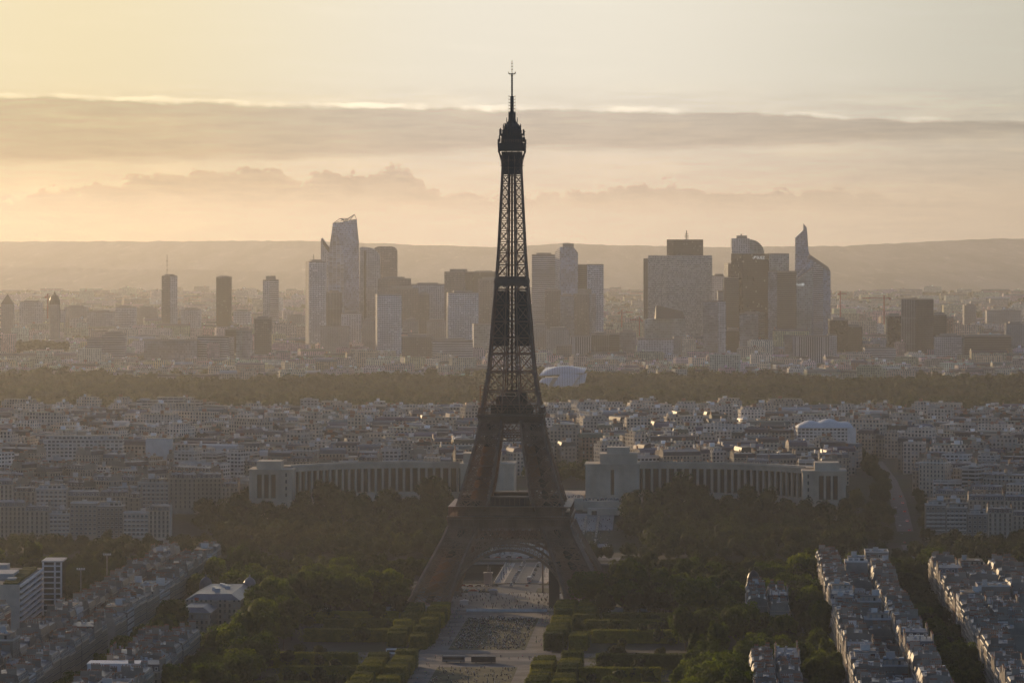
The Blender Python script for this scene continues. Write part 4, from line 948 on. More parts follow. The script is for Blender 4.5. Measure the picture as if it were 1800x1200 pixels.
style('fins_dark', (0.26, 0.255, 0.25), (.05, .05, .06), 2.8, 40.0, (.4, .97), (.0, .98), rand=.1, pale=0)
style('navy', (0.075, 0.078, 0.092), (.03, .033, .042), 2.6, 3.5, (.12, .9), (.2, .9), rand=.08, pale=0)
style('concrete', (0.40, 0.38, 0.35), (.16, .15, .15), 3.6, 3.2, (.3, .7), (.35, .75), rand=.15, pale=.2)
style('black_glass', (0.055, 0.05, 0.05), (.02, .02, .024), 2.4, 3.6, (.08, .92), (.15, .92), rand=.1, pale=.03, grough=.1)
style('green_glass', (0.45, 0.48, 0.46), (.24, .27, .26), 3.0, 3.6, (.06, .94), (.2, .95), rand=.1, pale=.08, grough=.1, gspec=.8)
M['cap'] = plain('roof_plant_cladding', (0.30, 0.28, 0.27), 0.7, .15, .05)
m_, t = mat('lit_sign'); e = t.n('ShaderNodeEmission'); e.inputs[0].default_value = (.9, .95, 1, 1); e.inputs[1].default_value = 0.75; out(t, e.outputs[0]); M['sign'] = m_
SKY_GROUP = 'office towers on the far skyline'
def footprint(x0, x1, Y, split=None, dl=0.0, dr=0.0, depth=32):
    """plan outline whose corners stand at picture columns x0, split, x1 at their real depths"""
    A = (wx(x0, Y + dl), Y + dl); B = (wx(x1, Y + dr), Y + dr)
    if split is None: return [A, B, (B[0], B[1] + depth), (A[0], A[1] + depth)]
    Cn = (wx(split, Y), Y); return [A, Cn, B, (A[0] + B[0] - Cn[0], A[1] + B[1] - Cn[1])]
def shrink(poly, k):
    cx, cy_ = sum(p[0] for p in poly) / len(poly), sum(p[1] for p in poly) / len(poly); return [(cx + (p[0] - cx) * k, cy_ + (p[1] - cy_) * k) for p in poly]
def tower(label, x0, x1, top, Y, st, split=None, st2=None, dl=None, dr=None, depth=32, cap=True, name='office_tower', cat='skyscraper', capz=None, mast=None, group=SKY_GROUP, side=None, zcrown=None):
    if split is not None:
        dl = abs(split - x0) * Y / F * .5 if dl is None else dl; dr = abs(x1 - split) * Y / F * .5 if dr is None else dr
        if abs(split - x0) < abs(x1 - split) * .5: dl = max(dl, 22)
        if abs(x1 - split) < abs(split - x0) * .5: dr = max(dr, 22)
    else: dl = dl or 0; dr = dr or 0
    P = footprint(x0, x1, Y, split, dl, dr, depth); zt = wz(top, Y); zb = ground(*P[0]) - 3
    mb = MB(); mb.prism(P, zb, zt, 0, 2)
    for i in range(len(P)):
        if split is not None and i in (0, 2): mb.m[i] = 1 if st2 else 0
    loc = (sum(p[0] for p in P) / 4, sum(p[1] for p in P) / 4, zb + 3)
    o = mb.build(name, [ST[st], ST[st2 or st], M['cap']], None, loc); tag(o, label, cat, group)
    mb = MB(); mb.prism(P, zt + .002, zt + 1.6, 0, cap=False, poly1=shrink(P, .999)); mb.prism(shrink(P, .98)[::-1], zt + .002, zt + 1.6, 0, cap=False); mb.build('parapet', M['cap'], o, loc)
    if cap: mb = MB(); mb.prism(shrink(P, .62), zt + .01, wz(capz, Y) if capz else zt + 4.5, 0); mb.build('roof_plant', M['cap'], o, loc)
    if mast:
        mb = MB(); mx, mq, wd = mast; x = wx(mx, Y + 12); mb.bar((x, loc[1], zt), (x, loc[1], wz(mq, Y)), wd)
        for k in range(3): z = zt + (wz(mq, Y) - zt) * (.3 + .2 * k); mb.bar((x - 2, loc[1], z), (x + 2, loc[1], z), .6)
        mb.build('mast', M['dark'], o, loc)
    return o
T = tower
# left group
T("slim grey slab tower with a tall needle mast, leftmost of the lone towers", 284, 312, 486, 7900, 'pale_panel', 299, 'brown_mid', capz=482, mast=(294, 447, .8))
T("dark brown slim tower, middle one of the three lone towers on the left", 380, 406, 488, 7950, 'brown_dark', capz=485, depth=30)
T("slim tower with striped left face and blank white right face", 462, 490, 493, 8000, 'banded', 474, 'pale_panel', capz=485)
T("white gridded tall slab at the left edge of the tower cluster", 537, 573, 461, 7350, 'white_grid', 543, 'concrete', mast=(551, 447, .8))
T("ribbed dark slab beside the white gridded slab under the faceted tower", 573, 601, 515, 7500, 'fins_dark', 584, depth=30)
T("brown stepped office block right of the twin rounded towers, upper step", 664, 722, 491, 7800, 'brown_mid')
T("brown office block in front of the upper step, darker right half", 678, 735, 508, 7650, 'brown_mid'); T("narrow brown block beside the stepped office block", 735, 754, 518, 7640, 'brown_mid')
T("wide blue grey block with a flat plate on its roof", 722, 781, 501, 7900, 'pale_panel', capz=497)
T("dark brown broad tower with roof plant left of the iron tower", 781, 831, 479, 7750, 'brown_dark', 818, 'brown_mid', capz=473)
T("dark brown tower behind, partly hidden by the iron tower shaft", 826, 874, 479, 7900, 'brown_dark', capz=476); T("brown slab in front of the dark pair beside the iron shaft", 840, 878, 492, 7600, 'brown_mid')
T("white gridded tower in the front row, tallest at the wood edge", 660, 706, 519, 6850, 'white_grid', 663, 'concrete', cap=False)
T("white gridded slab in the front row left of the iron shaft", 785, 841, 516, 7000, 'white_grid', 788, 'concrete')
T("greenish glass cube half hidden by the iron shaft", 830, 872, 571, 6750, 'green_glass', 833, 'pale_panel', cap=False)
T("brown balconied apartment slab beside the white front tower", 706, 760, 593, 6650, 'brown_mid', name='apartment_slab', cat='apartment slab'); T("low white office with dark ribbon windows", 760, 831, 600, 6640, 'banded')
T("flat pale blank box in front of the faceted tower", 563, 613, 575, 7000, 'concrete', cap=False); T("pale residential block below the faceted tower foot", 600, 634, 552, 7150, 'pale_panel')
T("pale block between the faceted tower and white front tower", 636, 661, 565, 7100, 'concrete'); T("pale low block right of the white front tower", 708, 735, 565, 7050, 'concrete'); T("pale low block left of the white slab", 750, 785, 566, 7100, 'concrete')
T("glass office slab with a gold lit edge near the wood", 415, 443, 581, 6600, 'grey_glass', 426, 'green_glass'); T("tall brown glass slab beside the gold edged office", 447, 476, 561, 6620, 'brown_mid', mast=None); T("thin banded slab left of the gold edged office", 396, 417, 580, 6650, 'dark_banded')
T("wide low glass office, left one of two near the wood", 253, 346, 599, 6600, 'grey_glass', cap=False); T("wide low glass office, right one of two near the wood", 347, 412, 593, 6610, 'pale_panel', 402, 'banded', cap=False)
T("striped office slab on the far left near the wood", 180, 219, 588, 6750, 'banded'); T("lower striped office left of the striped slab", 153, 181, 596, 6740, 'banded', cap=False)
for k, (a, b, tp) in enumerate(((34, 73, 532), (72, 112, 546), (112, 153, 541), (153, 200, 549), (203, 238, 541), (238, 276, 543), (318, 352, 545), (410, 440, 548), (505, 536, 556))):
    T(f"long banded apartment slab, {nth(k + 1)} from left on the far left ridge", a, b, tp, 8250 + 60 * (k % 3), ('pale_panel', 'white_grid', 'concrete')[k % 3], name='apartment_slab', cat='apartment slab', group='apartment slabs on the far left ridge')
# centre right
T("striped pale glass tower just right of the iron shaft", 935, 977, 449, 7450, 'banded', dl=6); T("dark wedge block at the foot of the striped pale tower", 958, 986, 511, 7350, 'brown_mid'); T("grey glass block at the foot of the chamfered tower", 985, 1009, 521, 7200, 'grey_glass')
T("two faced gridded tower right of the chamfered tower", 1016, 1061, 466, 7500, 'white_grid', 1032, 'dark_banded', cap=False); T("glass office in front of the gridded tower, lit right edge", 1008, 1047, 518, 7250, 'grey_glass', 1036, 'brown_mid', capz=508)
T("white office with vertical fins behind the glass sails", 1002, 1040, 592, 6700, 'fins', cap=False); T("grey finned office right of the white finned one", 1040, 1072, 589, 6720, 'fins_dark'); T("dark grey office at the end of the finned pair", 1072, 1089, 588, 6740, 'dark_banded', cap=False)
T("brown low gridded office behind the glass sails", 978, 1006, 608, 6600, 'brown_mid', cap=False); T("pale apartment slab left of the white finned office", 960, 1000, 580, 6900, 'concrete'); T("pale low block beside the iron shaft on the right", 937, 962, 575, 6950, 'concrete')
T("grey low office beside the bowl arena", 1089, 1118, 584, 6800, 'grey_glass'); T("white dotted low office in front of the broad tower", 1121, 1184, 597, 6700, 'pale_panel', cap=False); T("grey wing of the white dotted office", 1184, 1206, 594, 6710, 'concrete', cap=False)
T("pale stone slab set behind the broad tower on its right", 1252, 1276, 486, 7700, 'pale_panel'); T("narrow striped slab beside the dark banded tower", 1262, 1282, 513, 7500, 'banded', cap=False)
T("slim dark tower left of the dark logo tower", 1273, 1300, 464, 7550, 'brown_dark', 1280, 'green_glass', cap=False); T("dark banded office tower in front of the slim dark tower", 1273, 1299, 489, 7400, 'dark_banded', cap=False)
T("pale slim tower with a white cap standing in front", 1236, 1276, 531, 6750, 'pale_panel', 1262, 'grey_glass', capz=528); T("short banded tower in front of the dark logo tower", 1300, 1344, 552, 6850, 'dark_banded', 1333, 'grey_glass', capz=548); T("dark low block between the banded towers", 1276, 1299, 582, 6900, 'brown_dark')
T("glass tower with open glazed top right of the dark logo tower", 1350, 1387, 447, 7450, 'green_glass', cap=False); T("dark glass tower with slanting seam below the glazed top", 1350, 1400, 478, 7300, 'dark_banded', 1366, 'grey_glass', cap=False)
T("low office with white vertical fins at the foot of the slanted tower", 1395, 1458, 592, 6750, 'fins', cap=False); T("stepped white end of the finned low office", 1456, 1471, 590, 6760, 'white_grid', cap=False); T("grey left wing of the finned low office", 1380, 1396, 591, 6800, 'grey_glass', cap=False)
T("black glass block right of the slanted tower", 1458, 1491, 563, 7000, 'black_glass'); T("black low block with a white roof box", 1489, 1516, 575, 7010, 'brown_dark')
T("lone navy tower standing right of the cluster", 1584, 1641, 527, 6850, 'navy', 1610, 'fins_dark', cap=False); T("dark block left of the lone navy tower", 1560, 1586, 556, 7000, 'black_glass'); T("grey slab just right of the lone navy tower", 1640, 1664, 554, 7050, 'dark_banded')
T("pale gridded low office right of the lone navy tower", 1645, 1692, 592, 6800, 'white_grid'); T("wide dark banded office at the far right", 1695, 1778, 591, 6750, 'dark_banded', cap=False); T("pale slim block far off on the right", 1695, 1716, 538, 8600, 'concrete')
T("pale long warehouse far off on the right", 1735, 1795, 547, 8500, 'concrete', cap=False); T("low banded office left of the lone navy tower", 1520, 1575, 613, 6800, 'banded', cap=False); T("beige apartment slab at the far right margin", 1770, 1800, 570, 7000, 'concrete', name='apartment_slab', cat='apartment slab')
def multi(label, Y, parts, name='office_tower', group=SKY_GROUP):
    """a tower made of several pieces: (part name or None for the main body, builder, materials)"""
    loc = None; root = None
    for nm, mb, mats in parts:
        if root is None:
            v = np.array(mb.v); loc = (float(v[:, 0].mean()), float(v[:, 1].mean()), ground(float(v[:, 0].mean()), Y)); root = mb.build(name, mats, None, loc); tag(root, label, 'skyscraper', group)
        else: mb.build(nm, mats, root, loc)
    return root
def outline(mb, pts, Y, depth, mat_=0):
    """a plan-parallel slab: front face at depth Y following the given outline, real thickness behind"""
    A = [(wx(p, Y), Y, wz(q, Y)) for p, q in pts]; B = [(a[0], Y + depth, a[2]) for a in A]; n = len(A)
    mb.poly(A, [(a[0], a[2]) for a in A], mat_); mb.poly(B[::-1], [(a[0], a[2]) for a in B[::-1]], mat_)
    for i in range(n):
        j = (i + 1) % n; mb.poly([A[j], A[i], B[i], B[j]], [(A[j][1], A[j][2]), (A[i][1], A[i][2]), (B[i][1], B[i][2]), (B[j][1], B[j][2])], mat_)
def facets(mb, tri, mat_=0):
    P = [(wx(p, Y), Y, wz(q, Y)) for p, q, Y in tri]; mb.poly(P, [(p[0] + p[1] * .6, p[2]) for p in P], mat_)
# faceted tall tower
Y = 7800; mb = MB(); bz = 632
front = [(579, bz), (580, 600), (577, 470), (584, 398), (606, 392), (606, 470), (604, bz)]
for tri in ([(578, bz, Y + 30), (604, bz, Y), (604, 450, Y), (577, 450, Y + 30)], [(577, 450, Y + 30), (604, 450, Y), (585, 393, Y + 22)], [(604, 450, Y), (606, 389, Y + 16), (585, 393, Y + 22)],
            [(604, bz, Y), (632, bz, Y + 26), (631, 425, Y + 26), (604, 450, Y)], [(604, 450, Y), (631, 425, Y + 26), (606, 389, Y + 16)], [(606, 389, Y + 16), (631, 425, Y + 26), (627, 386, Y + 30)],
            [(632, bz, Y + 26), (606, bz, Y + 60), (606, 400, Y + 58), (627, 386, Y + 30), (631, 425, Y + 26)], [(606, bz, Y + 60), (578, bz, Y + 30), (577, 450, Y + 30), (585, 393, Y + 22), (606, 400, Y + 58)],
            [(585, 393, Y + 22), (606, 389, Y + 16), (627, 386, Y + 30), (606, 400, Y + 58)]): facets(mb, tri)
cr = MB(); tp = [(585, 393, Y + 22), (606, 389, Y + 16), (627, 386, Y + 30), (606, 398, Y + 58)]; hi = [(598, 384, Y + 26), (609, 387, Y + 20), (623, 377, Y + 30), (612, 384, Y + 44)]
w3 = lambda t: (wx(t[0], t[2]), t[2], wz(t[1], t[2]))
for a, b in list(zip(tp, hi)) + list(zip(hi, hi[1:] + hi[:1])) + list(zip(tp[1:] + tp[:1], hi)): cr.bar(w3(a), w3(b), 1.1)
multi("tall faceted glass tower with an open jagged crown, highest of the left cluster", Y, [(None, mb, [ST['blue_glass']]), ('crown_frame', cr, M['cap'])])
mb = MB(); outline(mb, [(564, bz), (579, bz), (580, 436), (566, 418), (564, 420)], 7950, 34); m2 = MB(); outline(m2, [(566.5, 420), (581, 437), (581, 449), (567, 428)], 7948, 3)
multi("slanted knife edged slab behind the faceted tower", 7950, [(None, mb, [ST['pale_panel']]), ('dark_louvre', m2, M['dark'])])
def roundtop(x0, x1, ytop, r_l, r_r, base=bz):
    pts = [(x0, base), (x1, base)]
    for k in range(7): a = pi / 2 * k / 6; pts.append((x1 - r_r + r_r * cos(a), ytop + r_r * .8 * (1 - sin(a))))
    for k in range(7): a = pi / 2 * k / 6; pts.append((x0 + r_l - r_l * sin(a), ytop + r_l * .8 * (1 - cos(a))))
    return pts
mb = MB(); outline(mb, roundtop(632, 668, 434, 4, 26), 7900, 30); m2 = MB(); m2.prism([(wx(640, 7896), 7896), (wx(643, 7896), 7896), (wx(643, 7896), 7899.5), (wx(640, 7896), 7899.5)], 20, wz(440, 7900), 0)
multi("pale twin tower with rounded shoulder, left of the twins", 7900, [(None, mb, [ST['pale_panel']]), ('dark_rib', m2, M['dark'])])
mb = MB(); outline(mb, roundtop(655, 698, 433, 12, 12), 7960, 30)
multi("dark twin tower with rounded crown, right of the twins", 7960, [(None, mb, [ST['brown_mid']])])
# chamfered pale tower
mb = MB(); outline(mb, [(984, bz), (1016, bz), (1016, 444), (1008, 434), (984, 434)], 7400, 30); m2 = MB(); m2.poly([w3(t) for t in ((975.5, bz, 7424), (983.9, bz, 7399.5), (983.9, 434, 7399.5), (975.5, 442, 7424))], [(0, 0), (30, 0), (30, 190), (0, 185)]); m2.poly([w3(t) for t in ((975.5, 442, 7424), (983.9, 434, 7399.5), (984, 434, 7430), (975.6, 442, 7430))])
m3 = MB(); m3.rect(wx(999, 7415), 7415, 19, 16, wz(434, 7400), wz(428, 7400))
multi("slim chamfered tower with a bright white left edge, right of the iron shaft", 7400, [(None, mb, [ST['blue_glass']]), ('white_edge', m2, [ST['white_grid']]), ('roof_plant', m3, M['cap'])])
# broad tower with block on top
mb = MB(); P = footprint(1139, 1252, 7500, 1172, 16, 8); mb.prism(P, 4, wz(449, 7500), 0, 1)
P2 = footprint(1131, 1141, 7530, None, 0, 0, 30); m2 = MB(); m2.prism(P2, 4, wz(454, 7530), 0)
m3 = MB(); m3.prism(footprint(1172, 1236, 7520, 1185, 16, 4), wz(449, 7500) + .01, wz(421, 7520), 0); m4 = MB(); x = wx(1207, 7540)
for dx, t_, q in ((0, 1.6, 405), (-2.2, .6, 412), (2.2, .6, 413)): m4.bar((x + dx, 7540, wz(421, 7520)), (x + dx, 7540, wz(q, 7540)), t_)
for q in (417, 414, 411): m4.bar((x - 3.5, 7540, wz(q, 7540)), (x + 3.5, 7540, wz(q, 7540)), .7)
ST['broad_face'] = facade('broad_face', (0.58, 0.56, 0.53), (.16, .15, .15), 2.2, 3.3, (.12, .88), (.3, .82), rand=0, pale=.45)
multi("broadest pale office tower carrying a brown block and mast on its roof", 7500, [(None, mb, [ST['broad_face'], M['cap']]), ('side_wing', m2, [ST['fins_dark']]), ('roof_block', m3, [ST['brown_dark']]), ('mast', m4, M['dark'])])
mb = MB(); pp = [(1133, 620), (1205, 620), (1205, 560), (1153, 560), (1133, 562)]; outline(mb, pp, 7000, 34); m2 = MB()
m2.poly([w3(t) for t in ((1153, 560, 6996), (1205, 562, 7002), (1200, 547, 7030), (1153, 536, 7036))]); m2.poly([w3(t) for t in ((1153, 560, 6996), (1153, 536, 7036), (1150, 562, 7040))]); m2.poly([w3(t) for t in ((1200, 547, 7030), (1205, 562, 7002), (1206, 566, 7040))]); m2.poly([w3(t) for t in ((1153, 536, 7036), (1200, 547, 7030), (1206, 566, 7044), (1150, 562, 7044))])
multi("low glass office under a dark tilted roof in front of the broad tower", 7000, [(None, mb, [ST['green_glass']]), ('roof', m2, M['dark'])])
# pale tower with quarter round glass top
mb = MB(); outline(mb, [(1286, bz), (1343, bz), (1343, 446), (1318, 446), (1318, 419), (1286, 419)], 7600, 34); m2 = MB(); R_ = 25
for k in range(8):
    a0, a1 = pi / 2 * k / 8, pi / 2 * (k + 1) / 8; p0, p1 = (1318.3 + R_ * sin(a0), 446 - R_ * cos(a0)), (1318.3 + R_ * sin(a1), 446 - R_ * cos(a1))
    m2.poly([w3((*p0, 7604)), w3((*p1, 7604)), w3((*p1, 7630)), w3((*p0, 7630))]); m2.bar(w3((1318.3 + R_ * sin(a0), 446, 7602)), w3((*p0, 7602)), .8)
    m2.poly([w3((p0[0], 446, 7604.2)), w3((p1[0], 446, 7604.2)), w3((*p1, 7604.2)), w3((*p0, 7604.2))])
m3 = MB(); m3.rect(wx(1304, 7610), 7615, 18, 14, wz(419, 7600), wz(414, 7600)); m3.bar((wx(1303, 7612), 7612, wz(419, 7600)), (wx(1303, 7612), 7612, wz(411, 7600)), 2.4)
multi("pale tower with a quarter round glass top behind the dark logo tower", 7600, [(None, mb, [ST['pale_panel']]), ('glass_crown', m2, [ST['green_glass']]), ('roof_plant', m3, M['cap'])])
def lettering(txt, parent, x0, x1, ymid, Y, m_):
    cu = bpy.data.curves.new('lettering', 'FONT'); cu.body = txt; cu.align_x = 'CENTER'; cu.align_y = 'CENTER'; cu.size = 1.0; cu.extrude = .02
    t_ = bpy.data.objects.new('lettering_source', cu); C.objects.link(t_); bpy.context.view_layer.update()
    me = bpy.data.meshes.new_from_object(t_.evaluated_get(bpy.context.evaluated_depsgraph_get())); wd = max(.1, t_.dimensions.x); bpy.data.objects.remove(t_)
    o = bpy.data.objects.new('lettering', me); C.objects.link(o); s_ = (wx(x1, Y) - wx(x0, Y)) / wd
    me.materials.clear(); me.materials.append(m_); o.parent = parent; o.scale = (s_, s_ * 1.15, s_); o.rotation_euler = (pi / 2, 0, 0)
    o.location = (wx((x0 + x1) / 2, Y) - parent.location.x, Y - .4 - parent.location.y, wz(ymid, Y) - parent.location.z); return o
mb = MB(); P = footprint(1285, 1352, 7400, 1306, 22, 5); mb.prism(P, 4, wz(446, 7400), 0, 1); o = multi("dark logo tower with white lettering near its flat top", 7400, [(None, mb, [ST['black_glass'], M['cap']])])
lettering("SUEZ", o, 1330, 1344, 453, 7400, M['sign'])
mb = MB(); zc, xc = wz(452.5, 7400), wx(1326, 7400)
for e in (-1, 1):
    pr = None
    for k in range(9): a = pi * k / 8; p = (xc + e * 1.1 + 1.6 * cos(a + (0 if e > 0 else pi)), 7399.2, zc + 2.0 * sin(a + (0 if e > 0 else pi))); pr and mb.bar(pr, p, .8); pr = p
mb.build('emblem', M['sign'], o, tuple(o.location))
# slanted slim tower with a fin
Y = 7350; mb = MB(); outline(mb, [(1388, bz), (1460, bz), (1460, 478), (1457, 472), (1428, 450), (1424, 460), (1388, 500)], Y, 36); m2 = MB(); outline(m2, [(1397.5, 500), (1425.5, 500), (1425.5, 452), (1421, 440), (1419, 408), (1418, 400), (1412.5, 393), (1412, 405), (1398, 418)], Y + 37, 12)
m3 = MB(); outline(m3, [(1420, 452), (1423, 447), (1457, 470), (1457, 476)], Y - 3, 8); m3.bar(w3((1389, 501, Y - 1)), w3((1429, 470, Y - 1)), 3.2); m4 = MB(); outline(m4, [(1430, 600), (1447, 600), (1447, 470), (1430, 460)], Y - 1.2, 1)
o = multi("tall slanted tower rising to a sharp fin, right of the cluster", Y, [(None, mb, [ST['blue_glass']]), ('fin', m2, [ST['blue_glass']]), ('roof_band', m3, M['cap']), ('banded_face', m4, [ST['banded']])])
mb = MB(); outline(mb, [(1389, 600), (1426, 600), (1430, 472), (1389, 500)], Y - 24, 23); o = multi("lower slanted glass tower with white lettering before the finned tower", Y - 24, [(None, mb, [ST['green_glass']])])
lettering("Allianz", o, 1395, 1409, 500, Y - 24, M['sign'])
mb = MB(); xc, zc = wx(1411.5, Y - 25), wz(500, Y - 25)
for k in range(10): a, b = 2 * pi * k / 10, 2 * pi * (k + 1) / 10; mb.bar((xc + 2 * cos(a), Y - 25, zc + 2 * sin(a)), (xc + 2 * cos(b), Y - 25, zc + 2 * sin(b)), .5)
for dx, h_ in ((-.7, 1.0), (0, 1.3), (.7, 1.0)): mb.bar((xc + dx, Y - 25, zc - h_), (xc + dx, Y - 25, zc + h_), .5)
mb.build('emblem', M['sign'], o, tuple(o.location))
# bowl arena between the towers, cranes, turreted building, dome
mb = MB(); xc = wx(1090, 7650); mb.tube([(42, 0), (66, 24), (64, 27), (40, 26)], 28, xc, 7650); o = mb.build('arena', [ST['fins']], None, (xc, 7650, 8)); tag(o, 'pale ribbed bowl arena low between the tower groups', 'arena', None)
def crane(label, p, q, Y, jib, base):
    mb = MB(); x, z = wx(p, Y), wz(q, Y); mb.bar((x, Y, wz(base, Y)), (x, Y, z + 5), 2.2); mb.bar((x - jib * .3, Y, z), (x + jib, Y, z), 1.6); mb.bar((x, Y, z + 5), (x + jib * .8, Y, z + .5), .5); mb.bar((x, Y, z + 5), (x - jib * .28, Y, z + .5), .5); mb.rect(x - jib * .27, Y, 4, 2.5, z - 3, z)
    tag(mb.build('tower_crane', M['red'], None, (x, Y, ground(x, Y))), label, 'crane')
crane('red tower crane left of the lone navy tower', 1554, 524, 7600, -38, 570); crane('thin tower crane beside the dome on the far left', 84, 521, 7700, 14, 560); crane('small tower crane left of the broad pale tower', 1093, 549, 7600, 20, 575); crane('small tower crane right of the slanted finned tower', 1477, 516, 8200, 12, 560); crane('tower crane over the bowl arena', 1124, 562, 7500, -16, 590)
mb = MB(); Y = 7800; x = wx(13.5, Y); mb.rect(x, Y, 21, 21, 0, wz(534, Y), 0); m2 = MB(); m2.prism(rect(x, Y, 22.5, 22.5), wz(534, Y), wz(517, Y), 0, poly1=rect(x, Y, .6, .6)); o = mb.build('turreted_building', [ST['concrete']], None, (x, Y, 8)); m2.build('roof', M['slate'], o, (x, Y, 8)); tag(o, 'square turret with a steep pyramid roof at the far left', 'building')
mb = MB(); Y = 7700; x = wx(96, Y); mb.tube([(10, 0), (10, wz(535, Y))], 12, x, Y); m2 = MB(); m2.tube([(10.4, wz(535, Y)), (9.5, wz(528, Y)), (6, wz(520, Y)), (2.5, wz(517, Y)), (2, wz(514, Y)), (.2, wz(511, Y))], 12, x, Y); o = mb.build('domed_church', [ST['concrete']], None, (x, Y, 8)); m2.build('dome', M['slate'], o, (x, Y, 8)); tag(o, 'round church under a pale dome on the far left', 'church')
# suburbs in front of, among and beyond the towers: nobody could count these
r = random.Random(5); G = (MB(), MB()); pts = []
def sub_row(Y0, Y1, dY, wlo, whi, hlo, hhi, ptree, gap):
    Yb = Y0
    while Yb < Y1:
        x = -.135 * Yb
        while x < .135 * Yb:
            w_ = r.uniform(wlo, whi); yy = Yb + r.uniform(-dY * .4, dY * .4)
            if not (5600 < yy < 5850 and 10 < x < 125):
                if r.random() < ptree: 
                    for _ in range(int(w_ / 9) + 1): pts.append((x + r.uniform(0, w_), yy, ground(x, yy), r.uniform(.6, 1.15), r.randrange(4)))
                else:
                    s = rndspec(r, x + w_ / 2, yy, r.uniform(-.5, .5), w_, r.uniform(11, 16), ground(x, yy), r.uniform(hlo, hhi) * (1.9 if r.random() < .07 else 1), (3, 2, 8, 5, 2, 1, 6)); s['tw'] = tuple(min(1.5, c * r.uniform(.9, 1.3)) for c in s['tw']); far_add(G, s, r)
            x += w_ * (1 + (r.uniform(.1, .8) if r.random() < gap else 0))
        Yb += dY
sub_row(6060, 6620, 36, 14, 46, 10, 19, .22, .35); sub_row(6640, 7400, 55, 16, 60, 12, 27, .26, .4); sub_row(7420, 8700, 95, 18, 70, 12, 30, .3, .5); sub_row(8800, 10800, 120, 16, 60, 8, 18, .3, .5); sub_row(10900, 13500, 210, 20, 80, 9, 20, .35, .5)
tag(G[0].build('suburb_houses', [M['far_wall'], M['far_wall']], col=True), kind='stuff'); tag(G[1].build('suburb_roofs', [M['far_roof'], M['far_roof']], col=True), kind='stuff')
for _ in range(1200): Y = r.uniform(8700, 13500); x = r.uniform(-.13, .13) * Y; pts.append((x, Y, ground(x, Y), r.uniform(.7, 1.2), r.randrange(4)))
for k in range(240): x = wx(r.uniform(-20, 115), 6950); pts.append((x, 6950 + r.uniform(-40, 40), ground(x, 6950) + r.uniform(10, 24), r.uniform(.8, 1.2), r.randrange(4)))
mass('suburb_trees', pts, LOD2, M['wood'], 3)
